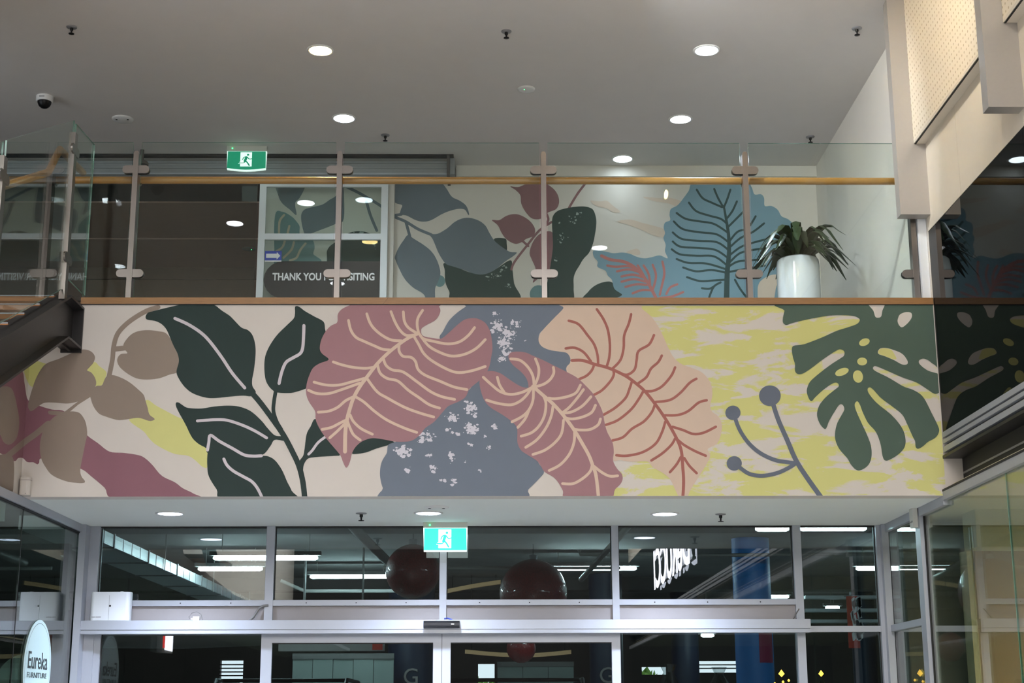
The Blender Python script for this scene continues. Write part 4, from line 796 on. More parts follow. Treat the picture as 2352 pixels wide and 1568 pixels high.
def exit_sign(label, x0, x1, y, z0, z1, zc, cm, wm, curved):
    t = thing('exit_sign', label, 'sign', ((x0+x1)/2, y, zc))
    bow = .018 if curved else 0
    low = [(x1-(x1-x0)*k/10, z0-bow*math.sin(math.pi*k/10)) for k in range(11)]
    cas = [(x0-.008, zc-.0005), (x1+.008, zc-.0005)]+[(a+(.008 if a > (x0+x1)/2 else -.008), b-.016) for a, b in low]
    flip_fix(MB().prism([(x0-.006, zc-.0005), (x1+.006, zc-.0005), (x1+.006, z1), (x0-.006, z1)], lambda a, b, tt: (a, tt, b), y-.01, y+.05).build('housing', 'exit_case', t))
    flip_fix(MB().prism([(x0-.006, z1), (x1+.006, z1)]+[(a, b-.012) for a, b in low], lambda a, b, tt: (a, tt, b), y, y+.03).build('diffuser', wm, t))
    lp = flip_fix(MB().prism([(x0+.004, z1-.003), (x1-.004, z1-.003)]+[(a, b) for a, b in low], lambda a, b, tt: (a, tt, b), y-.003, y).build('legend_panel', cm, t))
    s = (x1-x0)/325.; s2 = (z1-z0)/170.
    g, w = MB(), MB(); pict(w, g, lambda a, b, yy=[0]: (x0+(a-1255)*s, y-.004, z1-(b-375)*s2))
    g.v = [(v[0], v[1]-.0012, v[2]) for v in g.v]
    w.build('pictogram_door', wm, lp); g.build('pictogram_figure', cm, lp)
    MB().lathe((x0+.05, y-.012, (z1+zc)/2), [(.005, -.005), (.006, 0), (.005, .005)], 10).build('indicator', 'led_green', t)
    return t
q0, q1 = atY(523, 345, 14.75), atY(610, 388, 14.75)
exit_sign('green running man exit sign hung from upper ceiling', q0.x, q1.x, 14.75, q1.z+.01, q0.z-.01, ZC, 'exit_green', 'exit_white', True)
q0, q1 = atY(974, 1212, 13.12), atY(1072, 1263, 13.12)
exit_sign('bright teal running man exit sign under entrance soffit', q0.x, q1.x, 13.12, q1.z, q0.z, ZS, 'exit_green2', 'exit_white2', False)

# ------------------------------------------------------------------ potted plant
PXc, PYc = 2.852, 13.6
pt = thing('potted_plant', 'tall white planter with arching green leaves by upper right wall', 'plant', (PXc, PYc, ZT))
pot_ = MB().lathe((PXc, PYc, ZT), [(.17, 0), (.185, .01), (.198, .5), (.20, .93), (.192, .985), (.178, 1.0), (.165, .985), (.165, .93)], 40).build('pot', 'pot', pt)
MB().lathe((PXc, PYc, ZT), [(.164, .92), (.001, .94)], 24).build('soil', 'soil', pot_)
rnd = random.Random(3)
for k in range(64):
    a = rnd.random()*2*math.pi; ln = .27+.22*rnd.random(); rise = .12+.20*rnd.random(); w = .028+.024*rnd.random()
    b = Vector((PXc+.07*math.cos(a)*rnd.random(), PYc+.07*math.sin(a)*rnd.random(), ZT+.93)); d = Vector((math.cos(a), math.sin(a), 0)); sd = Vector((-math.sin(a), math.cos(a), 0))
    vs = []; fs = []
    droop = .35+.75*rnd.random()
    for i in range(8):
        t = i/7; p = b+d*(ln*(t**1.15))+Vector((0, 0, rise*math.sin(min(1, t*1.15)*math.pi*.62)*1.25-droop*ln*max(0, t-.45)**1.5*1.6))
        p.x = min(p.x, 3.41); ww = w*math.sin(math.pi*min(1, (t*.92+.06)))**.8*(1 if t > .15 else .35)
        vs += [p-sd*ww, p+Vector((0, 0, .35*ww)), p+sd*ww]
        if i: fs += [(3*i-3, 3*i-2, 3*i+1, 3*i), (3*i-2, 3*i-1, 3*i+2, 3*i+1)]
    MB().add(vs, fs, 0, True).build('leaf', 'leafgreen', pt)

# ------------------------------------------------------------------ entrance glazing
g1 = sempty('window_5', (0, YG, 0), 'aluminium framed entrance glazing with highlight panes')
def fr(name, x0, x1, z0, z1, y0=YG-.05, y1=YG+.05, m='alu'): return MB().box(x0, x1, y0, y1, z0, z1).build(name, m, g1)
mull = [(-3.55, -3.415), (-1.965, -1.893), (-.455, -.395), (1.045, 1.105), (2.635, 2.705), (3.365, 3.455)]
for i, (a, b) in enumerate(mull): fr('mullion', a, b, 0 if i in (0, 4, 5) else 2.39, ZS-.001, YG-.06, YG+.05)
MB().box(XL+.005, -3.50, YG-.20, YG-.06, 0, ZS-.002).build('corner_post', 'alu', g1)
MB().box(3.40, XR-.001, YG-.13, YG-.06, 0, ZS-.002).build('corner_post', 'alu', g1)
for (a0, a), (b, b1) in zip(mull[:4], mull[1:5]):
    fr('transom', a, b, 2.517, 2.565); fr('infill_panel', a, b, 2.39, 2.517, YG-.02, YG+.02, 'panel_grey')
    fr('pane', a, b, 2.566, ZS-.012, YG-.005, YG+.005, 'glass_entry'); fr('gasket', a, b, ZS-.013, ZS-.001, YG-.03, YG+.03, 'gasket')
    for x in (a+.004, b-.004): fr('gasket', x-.004, x+.004, 2.566, ZS-.012, YG-.012, YG+.012, 'gasket')
    for k in range(3): MB().lathe((a+(b-a)*(.2+.3*k), YG-.0505, 2.54), [(.004, -.004), (.006, 0), (.004, .004)], 8).build('screw', 'black', g1)
fr('transom', 2.705, 3.365, 2.283, 2.333); fr('pane', 2.705, 3.365, 2.334, ZS-.012, YG-.005, YG+.005, 'glass_entry'); fr('gasket', 2.705, 3.365, ZS-.013, ZS-.001, YG-.03, YG+.03, 'gasket')
for x in (2.709, 3.361): fr('gasket', x-.004, x+.004, 2.334, ZS-.012, YG-.012, YG+.012, 'gasket'); fr('gasket', x-.004, x+.004, 0, 2.283, YG-.012, YG+.012, 'gasket')
fr('pane', 2.705, 3.365, .05, 2.282, YG-.005, YG+.005, 'glass_entry')
fr('pane', -3.41, -1.96, .05, 2.29, YG-.005, YG+.005, 'glass_entry'); fr('pane', 1.10, 2.635, .05, 2.29, YG-.005, YG+.005, 'glass_entry')
fr('stile', -3.415, -3.36, .0, 2.29, YG-.04, YG+.04); fr('gasket', -3.36, -3.35, .0, 2.29, YG-.012, YG+.012, 'gasket')
op = thing('door_operator', 'long pale aluminium automatic door header across the entrance', 'door header', (0, 13.25, 2.28))
MB().box(-3.56, 2.73, 13.22, YG-.055, 2.308, 2.386).build('cover', 'alu', op); MB().box(-3.56, 2.73, 13.225, YG-.055, 2.274, 2.3055).build('lower_cover', 'alu', op)
MB().box(-3.56, 2.725, 13.235, YG-.055, 2.30, 2.312).build('groove', 'gasket', op)
for n, (a, b, c, d) in enumerate(((-1.978, -1.885, -.505, -.432), (-.428, -.355, 1.029, 1.104))):
    dd = sempty('door_%d' % (n+2), ((a+d)/2, 13.35, 0), 'glass sliding door leaf with pale aluminium frame')
    for x0, x1, z0, z1 in ((a, b, 0, 2.274), (c, d, 0, 2.274), (b, c, 2.2, 2.274), (b, c, 0, .12)): MB().box(x0, x1, 13.33, 13.37, z0, z1).build('frame_bar', 'alu', dd)
    MB().box(b, c, 13.346, 13.354, .12, 2.195).build('pane', 'glass_entry', dd); MB().box(b, c, 13.335, 13.365, 2.192, 2.2).build('gasket', 'gasket', dd)
MB().box(-.4335, -.4265, 13.335, 13.365, 0, 2.274).build('seal', 'gasket', bpy.data.objects['door_2'])
# white box on the header
bx = thing('diffuser_box', 'white rounded scent diffuser box standing on the door header', 'box', (-3.27, 13.30, 2.386))
def rrect(x0, x1, y0, y1, r, n=5):
    P = []
    for cx, cy, a in ((x1-r, y1-r, 0), (x0+r, y1-r, 90), (x0+r, y0+r, 180), (x1-r, y0+r, 270)):
        P += [(cx+r*math.cos(R_(a+90*k/n)), cy+r*math.sin(R_(a+90*k/n))) for k in range(n+1)]
    return P
flip_fix(MB().prism(rrect(-3.435, -3.095, 13.225, 13.34, .035), lambda a, b, t: (a, b, t), 2.387, 2.628).build('body', 'white_powder', bx))
MB().box(-3.2725, -3.2705, 13.2235, 13.2255, 2.389, 2.60).build('seam', 'alu_dark', bx)
MB().tube([(-3.262, 13.226, 2.51), (-3.262, 13.221, 2.51)], .008).build('button', 'black', bx)
MB().lathe((-3.18, 13.28, 2.627), [(.016, 0), (.016, .008), (.001, .01)], 14).build('nozzle', 'white_powder', bx)
MB().box(-3.415, -3.385, 13.2235, 13.2255, 2.414, 2.419).box(-3.38, -3.335, 13.2235, 13.2255, 2.414, 2.419).build('print_line', 'alu_dark', bx)
sn = thing('door_sensor', 'black motion sensor bar on the door header centre', 'sensor', (-.43, 13.2, 2.31))
flip_fix(MB().prism([(13.22, 2.315), (13.185, 2.318), (13.172, 2.335), (13.175, 2.36), (13.19, 2.375), (13.22, 2.378)], lambda a, b, t: (t, a, b), -.583, -.276).build('body', 'black', sn))
MB().lathe((-.335, 13.176, 2.347), [(.013, -.004), (.015, 0), (.013, .004)], 16).build('badge', 'white_paint', sn)
cb = thing('power_plug', 'white plug with looped grey cable lying on door header', 'plug', (-2.53, 13.27, 2.386))
MB().box(-2.555, -2.50, 13.24, 13.27, 2.388, 2.42).box(-2.575, -2.555, 13.248, 13.262, 2.395, 2.405).build('plug', 'white_paint', cb)
MB().tube([(-2.58, 13.255, 2.40), (-2.592, 13.255, 2.415), (-2.57, 13.26, 2.45), (-2.53, 13.262, 2.462), (-2.49, 13.262, 2.44), (-2.475, 13.262, 2.39)], .003, 6).build('cable', 'pipe_grey', cb)
cd = tag(MB().tube([(-2.08, 13.30, 2.388), (-2.05, 13.31, 2.42), (-2.01, 13.33, 2.49), (-1.97, 13.335, 2.515), (-1.93, 13.336, 2.52)], .011, 8).build('conduit', 'pipe_grey'), 'short grey flexible conduit rising from header to mullion', 'conduit')
cd2 = tag(MB().tube([(-.40, 13.30, 2.389), (-.41, 13.31, 2.402), (-.385, 13.30, 2.405), (-.34, 13.30, 2.39)], .006, 6).build('cable', 'blue_sticker'), 'short blue cable loop above the black door sensor', 'cable')
cd3 = tag(MB().tube([(2.60, 13.31, 2.388), (2.625, 13.33, 2.43), (2.66, 13.337, 2.48)], .005, 6).build('cable', 'pipe_grey'), 'thin grey cable at the right end of door header', 'cable')
sb1 = thing('sensor_box', 'small beige box in the top right corner under soffit', 'sensor', (3.41, 12.35, 3.1))
MB().box(3.385, XR-.036, 12.20, 12.30, 3.05, ZS-.002).build('body', 'exit_case', sb1); MB().box(3.383, 3.386, 12.225, 12.24, 3.09, 3.105).box(3.383, 3.386, 12.26, 12.27, 3.09, 3.10).build('screw', 'black', sb1)
pr = thing('motion_sensor', 'small white motion sensor low on mural left corner', 'sensor', (-3.52, 11.45, 3.21))
flip_fix(MB().prism(rrect(-3.555, -3.475, 11.425, YB-.001, .025), lambda a, b, t: (a, b, t), 3.212, 3.345).build('body', 'cream', pr)); MB().box(-3.505, -3.50, 11.4235, 11.4255, 3.219, 3.224).build('indicator', 'black', pr)
flip_fix(MB().prism(rrect(-3.556, -3.474, 11.424, YB-.0008, .025), lambda a, b, t: (a, b, t), 3.322, 3.326).build('seam', 'panel_grey', pr))

# ------------------------------------------------------------------ round sign on the left glass
q = atX(85, 1526, XL); RS = .365
ds = thing('shop_sign', 'round pale Eureka Furniture sign on left shopfront glass', 'sign', (XL, q.y, q.z))
def disc(yc, zc, r, x0, x1, n=56): return flip_fix(MB().prism([(yc+r*math.cos(2*math.pi*k/n), zc+r*math.sin(2*math.pi*k/n)) for k in range(n)], lambda a, b, t: (t, a, b), x0, x1).build('disc', 'disc', ds))
disc(q.y, q.z-.02, RS, XL+.001, XL+.006)
mb = MB()
for k in range(56):
    a, b = 2*math.pi*k/56, 2*math.pi*(k+1)/56
    mb.add([(XL+.0065, q.y+r*math.cos(t), q.z-.02+r*math.sin(t)) for r, t in ((RS-.03, a), (RS-.026, a), (RS-.026, b), (RS-.03, b))], [(0, 1, 2, 3)])
mb.build('border_line', 'disc_text', ds)
text_obj('lettering', 'Eureka', .185, (0, 1, 0), (0, 0, 1), (XL+.0075, q.y-.01, q.z+.024), 'disc_text', ds, sx=1.04, bold=.0012, depth=.001)
text_obj('lettering', 'FURNITURE', .058, (0, 1, 0), (0, 0, 1), (XL+.0075, q.y-.01, q.z-.084), 'disc_text', ds, sx=1.75, depth=.001)
fq = atX(62, 1500, XL)
bigd = tag(flip_fix(MB().prism([(fq.y+1.25*math.cos(2*math.pi*k/64), fq.z-1.26+1.25*math.sin(2*math.pi*k/64)) for k in range(64)], lambda a, b, t: (t, a, b), XL-.030, XL-.026).build('window_decal', 'frost')), 'large translucent pale circle decal behind the round sign', 'decal')

# ------------------------------------------------------------------ lit shop signs further down the hall (seen mirrored in the glass)
sg = thing('shop_sign', 'lit white DeRUCCI lettering on right wall, mirrored in entrance glass', 'sign', (3.4, -2.5, 4.45))
text_obj('lettering', 'DeRUCCI', 1.12, (0, -1, 0), (0, 0, 1), (3.40, -2.45, 4.47), 'sign_lit', sg, bold=.02, sx=1.28, depth=.004)
for zz in (4.2, 4.75): MB().box(3.43, XR+.01, -5.6, .6, zz-.02, zz+.02).build('mounting_rail', 'black', sg)
ls = thing('lightbox_sign', 'small white and red lit shop sign on the left shopfront', 'sign', (XL+.05, 9.9, 2.4))
MB().box(XL+.002, XL+.06, 9.70, 10.25, 2.26, 2.52).build('case', 'ring', ls); MB().box(XL+.06, XL+.064, 9.72, 10.12, 2.28, 2.5).build('face', 'sign_lit', ls); MB().box(XL+.06, XL+.064, 10.13, 10.22, 2.30, 2.5).build('red_block', 'sign_red', ls)

# ------------------------------------------------------------------ outside the doors: car park
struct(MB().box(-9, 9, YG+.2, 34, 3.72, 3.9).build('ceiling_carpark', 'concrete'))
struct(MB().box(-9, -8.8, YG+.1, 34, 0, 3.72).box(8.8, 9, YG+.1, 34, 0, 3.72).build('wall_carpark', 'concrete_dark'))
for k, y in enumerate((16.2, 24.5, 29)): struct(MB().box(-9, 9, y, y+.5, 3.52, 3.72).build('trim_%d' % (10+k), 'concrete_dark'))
wf = sempty('wall_far', (0, 32, 0), 'dark far wall of the car park with bright openings')
opens = []
for (x0, y0, x1, y1) in ((506, 1516, 556, 1600), (1098, 1524, 1136, 1600), (1474, 1531, 1532, 1549), (1596, 1517, 1697, 1544)):
    a, b = atY(x0, y0, 32), atY(x1, y1, 32); opens.append((a.x, b.x, b.z, a.z))
xs = -9
for a, b, z0, z1 in opens:
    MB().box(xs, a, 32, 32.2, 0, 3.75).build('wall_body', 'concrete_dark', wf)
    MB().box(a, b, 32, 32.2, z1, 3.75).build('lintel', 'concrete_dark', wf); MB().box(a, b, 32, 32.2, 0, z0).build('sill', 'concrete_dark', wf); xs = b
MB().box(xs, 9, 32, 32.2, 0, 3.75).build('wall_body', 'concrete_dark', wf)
for i, (a, b, z0, z1) in enumerate(opens):
    if i in (0, 3):
        for k in range(2 if i == 3 else 4): zz = z1-(z1-z0)*(.35+.3*k if i == 3 else .12+.1*k); MB().box(a, b, 31.95, 32.0, zz-.012, zz+.012).build('railing', 'black', wf)
for k, (cx, cz, r) in enumerate(((opens[1][0]+.2, 1.2, 1.5), (opens[2][0]+.1, 1.5, 1.4))):
    mb = MB(); rg = random.Random(k)
    for i in range(420):
        a, b_ = rg.random()*6.28, math.acos(2*rg.random()-1); p = Vector((cx+r*.8*math.sin(b_)*math.cos(a), 35+r*.5*math.sin(b_)*math.sin(a), max(.1, cz+r*.75*math.cos(b_)))); s = .09+.08*rg.random()
        u = Vector((rg.gauss(0, 1), rg.gauss(0, 1), rg.gauss(0, 1))).normalized()*s; w = u.orthogonal().normalized()*s*.5
        mb.add([p-u, p-w, p+u, p+w], [(0, 1, 2, 3)])
    t = thing('garden_shrub', ['bright green shrub seen through the right sliding door', 'bright green shrub seen through the fixed right pane'][k], 'shrub', (cx, 35, 0), 'shrubs outside')
    mb.build('foliage', 'hedge', t); MB().tube([(cx, 35, 0), (cx, 35, cz)], .05).build('stem', 'concrete_dark', t)
def batten(p0, p1, Y, label, k=0):
    a, b = atY(p0[0], p0[1], Y), atY(p1[0], p1[1], Y); z = (a.z+b.z)/2
    t = thing('batten_light', label, 'light', ((a.x+b.x)/2, Y, z), 'car park fluorescent battens')
    MB().box(a.x-.04, b.x+.04, Y-.05, Y+.05, z+.028, z+.075).build('housing', 'pipe_grey', t)
    MB().tube([(a.x, Y, z), (a.x+.03, Y, z), (b.x-.03, Y, z), (b.x, Y, z)], [.012, .028, .028, .012], 10).build('tube', 'tube', t)
    for x in (a.x+.1, b.x-.1): MB().tube([(x, Y, z+.07), (x, Y, 3.72)], .005, 6).build('hanger', 'pipe', t)
for p0, p1, Y, lab in (((490, 1281), (730, 1281), 18.2, 'lit fluorescent batten nearest the left mullion'), ((455, 1306), (603, 1306), 20, 'lit fluorescent batten partly behind the air duct'), ((712, 1324), (897, 1324), 22, 'lit fluorescent batten low behind second highlight pane'),
                       ((1265, 1305), (1462, 1305), 20.5, 'lit fluorescent batten beside the large red bauble'), ((1966, 1305), (2110, 1305), 20.2, 'lit fluorescent batten at far right behind corner post'), ((1836, 1213), (1990, 1213), 15.2, 'lit fluorescent batten right under soffit line'),
                       ((1735, 1214), (1812, 1214), 15.2, 'short lit fluorescent batten above the blue column'), ((1752, 1371), (1812, 1369), 27, 'small distant lit batten beside the blue column'), ((1872, 1340), (1908, 1338), 27, 'small distant lit batten above the red banner'),
                       ((1896, 1396), (1928, 1394), 27, 'small distant lit batten left of the red banner'), ((1610, 1459), (1640, 1459), 26, 'small distant lit batten under the header right')): batten(p0, p1, Y, lab)
# air duct
du = thing('air_duct', 'galvanised rectangular air duct receding across the car park', 'duct', (-3.9, 22, 3.35))
Xd = -3.9; zb = atX(260, 1256, Xd).z; hd = atX(260, 1227, Xd).z-zb; yy = 14.2
for k in range(8):
    y2 = yy+1.62
    MB().box(Xd-.5, Xd, yy+.02, y2-.02, zb, zb+hd).build('duct_section', 'galv', du)
    MB().box(Xd-.51, Xd+.012, y2-.018, y2+.018, zb-.012, zb+hd+.012).build('flange', 'alu_dark', du)
    for j in range(1, 4): MB().box(Xd, Xd+.004, yy+j*.4-.004, yy+j*.4+.004, zb, zb+hd).build('seam', 'pipe_grey', du)
    if k % 2 == 0: MB().tube([(Xd+.02, yy+.8, zb-.02), (Xd+.02, yy+.8, 3.72)], .006, 6).build('hanger_rod', 'pipe', du)
    yy = y2
def pipe(pts, r, m, label, n=10):
    tag(MB().tube([atY(*p) for p in pts], r, n).build('pipe', m), label, 'pipe')
pipe([(795, 1190, 15.0), (838, 1238, 16.6), (892, 1290, 19.2)], .055, 'pipe_grey', 'thick grey pipe slanting down behind second highlight pane')
pipe([(880, 1303, 20), (1425, 1304, 20)], .022, 'pipe', 'thin pale pipe crossing in front of the baubles')
pipe([(645, 1333, 23), (700, 1357, 23), (945, 1356, 23), (958, 1372, 23)], .028, 'pipe', 'thin white pipe low behind second highlight pane')
pipe([(1331, 1262, 18.5), (1332, 1273, 18.5), (1420, 1273, 18.5), (1500, 1272, 18.5)], .024, 'pipe', 'bright white pipe with elbow near the third mullion')
pipe([(1455, 1195, 15.0), (1405, 1252, 17), (1335, 1330, 20)], .035, 'pipe_grey', 'grey pipe slanting behind the third mullion')
pipe([(1590, 1275, 18), (1850, 1273, 18), (2030, 1272, 18)], .022, 'pipe_grey', 'thin grey pipe crossing before the blue column')
pipe([(190, 1470, 17), (420, 1472, 17), (610, 1464, 17)], .085, 'pipe_grey', 'thick grey pipe just below the door header left')
for k, (y, lab) in enumerate(((1370, 'upper pale cable tray right of the blue column'), (1400, 'middle pale cable tray right of the blue column'), (1425, 'lower pale cable tray right of the blue column'))):
    a, b = atY(1850, y, 25), atY(2060, y, 25); tag(MB().box(a.x, b.x+1, 25, 25.25, a.z-.03, a.z+.02).build('cable_tray', 'galv'), lab, 'cable tray')
# columns
def column(px, Y, r, m, label, name='column'):
    x = atY(px, 1450, Y).x; t = thing(name, label, 'column', (x, Y, 0))
    MB().lathe((x, Y, 0), [(r, 0), (r, 3.715)], 32).build('shaft', m, t); MB().lathe((x, Y, 0), [(r+.05, 0), (r+.05, .12), (r, .14)], 32).build('base_ring', 'concrete_dark', t); return t, x
t, x = column(1731, 19, .232, 'blue', 'bright blue round column with magenta poster')
mb = MB(); a0 = R_(270+5)
for k in range(6):
    th = [a0+R_(9)*j for j in (k, k+1)]; z0, z1 = 1.6+(1640-1530)*19/3500, 1.6+(1640-1462)*19/3500
    mb.add([(x+.235*math.cos(th[0]), 19+.235*math.sin(th[0]), z0), (x+.235*math.cos(th[1]), 19+.235*math.sin(th[1]), z0), (x+.235*math.cos(th[1]), 19+.235*math.sin(th[1]), z1), (x+.235*math.cos(th[0]), 19+.235*math.sin(th[0]), z1)], [(0, 1, 2, 3)])
mb.build('poster', 'magenta', t)
column(1572, 27, .24, 'navy', 'dark navy column behind fixed right pane'); column(1983, 26, .2, 'navy', 'dark navy column near the red banner')
t, x = column(945, 24, .36, 'navy', 'dark column with letter G behind left sliding door'); text_obj('lettering', 'G', .34, (1, 0, 0), (0, 0, 1), (x+.02, 23.62, 2.15), 'panel_grey', t)
t, x = column(1392, 24, .26, 'navy', 'dark navy column with letter G behind right door'); text_obj('lettering', 'G', .34, (1, 0, 0), (0, 0, 1), (x-.02, 23.72, 2.16), 'panel_grey', t)
bn = thing('banner', 'hanging red banner with white brush marks at far right', 'banner', (0, 24, 2.6))
a, b = atY(1943, 1368, 24), atY(1976, 1488, 24); MB().box(a.x, b.x, 23.99, 24.0, b.z, a.z).build('cloth', 'red', bn); MB().tube([(a.x-.03, 24, a.z), (b.x+.03, 24, a.z)], .012, 8).build('rod', 'alu', bn)
MB().tube([((a.x+b.x)/2, 24, a.z), ((a.x+b.x)/2, 24, 3.72)], .004, 6).build('cord', 'black', bn)
mb = MB(); rg = random.Random(5)
for k in range(26):
    zz = b.z+.1+(a.z-b.z-.25)*rg.random(); xx = a.x+.06+.14*rg.random(); mb.add([(xx, 23.988, zz), (xx+.03+.05*rg.random(), 23.988, zz+.02), (xx+.04, 23.988, zz+.16), (xx-.01, 23.988, zz+.12)], [(0, 1, 2, 3)])
mb.build('brush_marks', 'white_paint', bn)['kind'] = 'stuff'
# sign band, and tan bands imitating a mirrored cove
a, b = atY(640, 1470, 20), atY(882, 1494, 20)
t = thing('fascia_sign', 'pale sign band with red end behind left sliding door', 'sign', ((a.x+b.x)/2, 20, b.z)); MB().box(a.x, b.x, 20, 20.12, b.z, a.z+.35).build('case', 'panel_grey', t); MB().box(b.x-.15, b.x-.02, 19.995, 20, b.z+.01, a.z+.1).build('red_block', 'red', t)
MB().box(a.x+.3, a.x+.32, 20, 20.1, a.z+.3, 3.72).box(b.x-.3, b.x-.28, 20, 20.1, a.z+.3, 3.72).build('hanger', 'pipe_grey', t)
def cove(pts, h, Y0, label):  # glowing bands stand in for a hall cove's reflection
    P = [atY(x, y, Y0) for x, y in pts]; P = catmull([(p.x, p.z) for p in P], False, 4); mb = MB()
    for (x0, z0), (x1, z1) in zip(P[:-1], P[1:]):
        mb.add([(x0, Y0, z0-h), (x1, Y0, z1-h), (x1, Y0, z1), (x0, Y0, z0), (x0, Y0+.1, z0-h), (x1, Y0+.1, z1-h), (x1, Y0+.1, z1), (x0, Y0+.1, z0)], [(0, 1, 2, 3), (7, 6, 5, 4), (3, 2, 6, 7), (0, 4, 5, 1), (0, 3, 7, 4), (1, 5, 6, 2)])
    t = thing('cove_reflection', label, 'cove reflection', (P[0][0], Y0, P[0][1])); mb.build('band', 'tan', t)
    for x, z in (P[1], P[-2]): MB().tube([(x, Y0+.05, z), (x, Y0+.05, 3.72)], .006, 6).build('hanger', 'black', t)
cove([(1028, 1352), (1090, 1340), (1150, 1331)], .06, 24, 'lower curved tan band imitating a reflection left of the large bauble')
cove([(1028, 1324), (1090, 1311), (1172, 1302)], .05, 25, 'upper curved tan band imitating a reflection left of the large bauble')
cove([(1068, 1491), (1150, 1498), (1230, 1499), (1312, 1492)], .06, 24, 'shallow curved tan band imitating a reflection behind right sliding door')
def bauble(px, py, pr, Y, label):  # solid stand-in for the reflection of a bauble hanging behind the viewer
    c = atY(px, py, Y); r = pr*Y/3500; t = thing('bauble', label, 'bauble', c, 'red glitter baubles')
    MB().lathe(c, [(max(.0005, r*math.sin(math.pi*k/20)), -r*math.cos(math.pi*k/20)) for k in range(21)], 36).build('ball', 'bauble', t)
    MB().lathe(c, [(.05, r-.01), (.05, r+.05), (.02, r+.06)], 14).build('cap', 'alu', t)
    if c.z+r+.06 < 3.7: MB().tube([(c.x, c.y, c.z+r+.05), (c.x, c.y, 3.72)], .004, 6).build('cord', 'black', t)
bauble(1225, 1362, 77, 19.6, 'large red glitter bauble imitating a reflection behind the third highlight pane'); bauble(948, 1312, 62, 17.6, 'dark red bauble imitating a reflection beside the exit sign'); bauble(1197, 1488, 33, 22, 'small red bauble imitating a reflection behind right sliding door top')
# cars
def car(px, Y, label, w=1.85):
    x = atY(px, 1560, Y).x; t = thing('parked_car', label, 'car', (x, Y, 0), 'parked cars')
    prof = [(-2.2, .35), (-2.25, .75), (-2.1, 1.02), (-1.2, 1.12), (-.45, 1.72), (.2, 1.80), (1.4, 1.78), (2.1, 1.65), (2.3, 1.1), (2.3, .35)]
    flip_fix(MB().prism(prof, lambda a, b, tt: (x+tt*(.93 if b > 1.3 else 1), Y+2.2+a, b*1.04), -w/2, w/2).build('body', 'car', t))
    flip_fix(MB().prism([(-1.02, 1.2), (-.42, 1.62), (1.5, 1.68), (2.0, 1.2)], lambda a, b, tt: (x+tt*(.95 if b > 1.3 else 1), Y+2.2+a, b*1.04), -w/2-.01, w/2+.01).build('side_window', 'carglass', t))
    MB().add([(x+s*w*.42*k, Y+2.2+a-.01, b*1.04+.01) for a, b, k in ((-1.17, 1.15, 1), (-.47, 1.70, .93)) for s in (-1, 1)], [(0, 1, 3, 2)]).build('windscreen', 'carglass', t)
    for s in (-1, 1):
        MB().tube([(x+s*w*.40, Y+2.2-.3, 1.84), (x+s*w*.40, Y+2.2-.1, 1.955), (x+s*w*.40, Y+3.5, 1.955), (x+s*w*.40, Y+3.7, 1.84)], .022, 8).build('roof_rail', 'black', t)
        for yy in (-1.35, 1.4): MB().tube([(x+s*(w/2-.22), Y+2.2+yy, .34), (x+s*(w/2+.01), Y+2.2+yy, .34)], .34, 22).build('wheel', 'tyre', t)
    MB().tube([(x-w*.4, Y+2.2+.2, 1.955), (x+w*.4, Y+2.2+.2, 1.955)], .02, 8).build('roof_bar', 'black', t)
car(1182, 14.2, 'black car with roof rails outside right sliding door'); car(575, 14.2, 'black car outside the fixed left pane', 1.7)
def roller_door(x0, x1, ytop, Y, n, label):
    a, b = atY(x0, ytop, Y), atY(x1, ytop, Y); t = thing('panel_screen', label, 'screen', ((a.x+b.x)/2, Y, 0)); w = (b.x-a.x)/n
    for k in range(n): MB().box(a.x+w*k+.004, a.x+w*(k+1)-.004, Y-(k % 2)*.01, Y+.04, .02, a.z).build('panel', 'screen_grey', t)
    MB().box(a.x, b.x, Y-.03, Y+.05, a.z, a.z+.08).build('head_rail', 'pipe_grey', t); MB().box(a.x, b.x, Y-.03, Y+.05, 0, .02).build('floor_track', 'pipe_grey', t)
roller_door(672, 905, 1513, 23.2, 5, 'grey green panelled screen behind left sliding door')
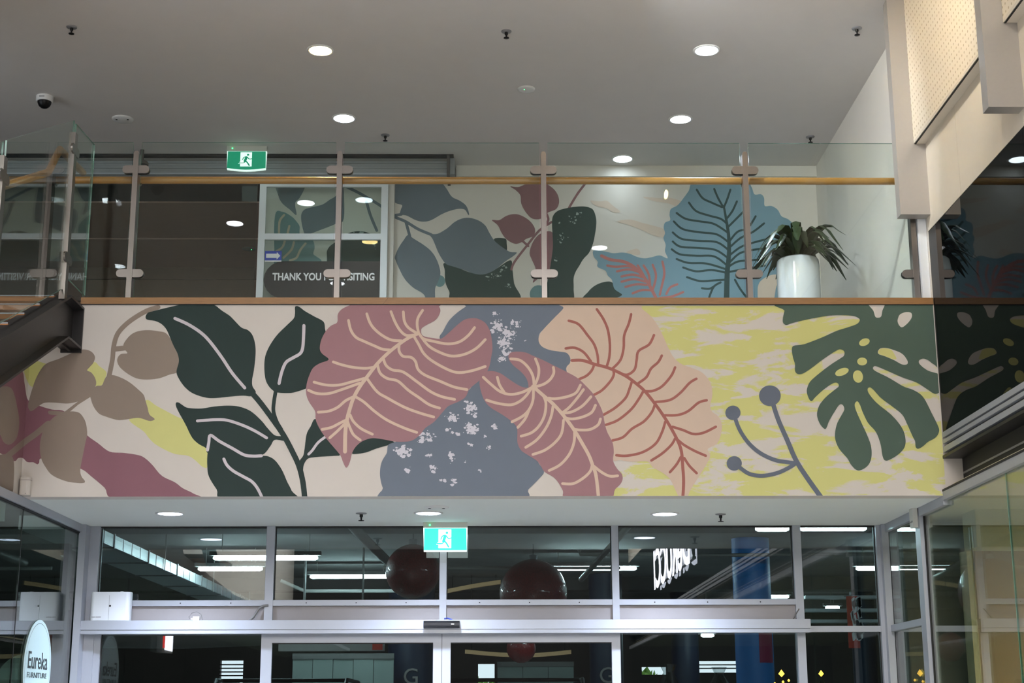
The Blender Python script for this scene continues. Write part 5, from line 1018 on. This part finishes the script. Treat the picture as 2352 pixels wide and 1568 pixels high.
roller_door(1142, 1318, 1531, 25.5, 3, 'grey panelled screen behind right sliding door')
# christmas trees
def xmas(px, py, Y, label, wrapped):
    c = atY(px, py, Y); t = thing('christmas_tree', label, 'tree', (c.x, Y, 0), 'christmas trees by the entrance'); h = c.z
    rg = random.Random(int(px)); mb = MB()
    for k in range(700):
        f = rg.random()**.7; a = rg.random()*6.28; r = (.06+.52*f)*(.7+.3*rg.random()); z = h-.05-(h-.5)*f
        p = Vector((c.x+r*.3*math.cos(a), Y+r*.3*math.sin(a), z+.03)); q_ = Vector((c.x+r*math.cos(a), Y+r*math.sin(a), z-.05)); s = Vector((-math.sin(a), math.cos(a), 0))*.03
        mb.add([p, q_-s, q_+(q_-p)*.12, q_+s], [(0, 1, 2, 3)])
    mb.build('foliage', 'fir', t)['kind'] = 'stuff'
    MB().tube([(c.x, Y, 0), (c.x, Y, h-.1)], [.05, .01], 8).build('trunk', 'concrete_dark', t)
    MB().lathe((c.x, Y, 0), [(.22, 0), (.26, .3), (.24, .32)], 20).build('pot', 'navy', t)
    if wrapped:
        MB().lathe((c.x, Y, 0), [(.66, .32), (.6, .6), (.35, h*.62), (.12, h-.1), (.05, h+.02), (.09, h+.1)], 14, sm=False).build('cellophane_wrap', 'cello', t)
    else:
        lb = MB()
        for k in range(60):
            f = rg.random(); a = rg.random()*6.28; r = .06+.5*f; lb.lathe((c.x+r*math.cos(a), Y+r*math.sin(a), h-.04-(h-.5)*f), [(.001, -.014), (.014, 0), (.001, .014)], 6)
        lb.build('fairy_lights', 'fairy', t)['kind'] = 'stuff'
        MB().lathe((c.x, Y, h), [(.001, -.03), (.03, 0), (.001, .04)], 8).build('topper', 'fairy', t)
xmas(1535, 1548, 16.2, 'cellophane wrapped tree left of the blue column', True); xmas(1652, 1552, 18.0, 'cellophane wrapped tree beside the blue column', True)
xmas(1795, 1547, 15.0, 'small tree with golden lights right of the column', False); xmas(1886, 1547, 17.2, 'small tree with golden lights by the right corner', False)
bpy.context.view_layer.update()
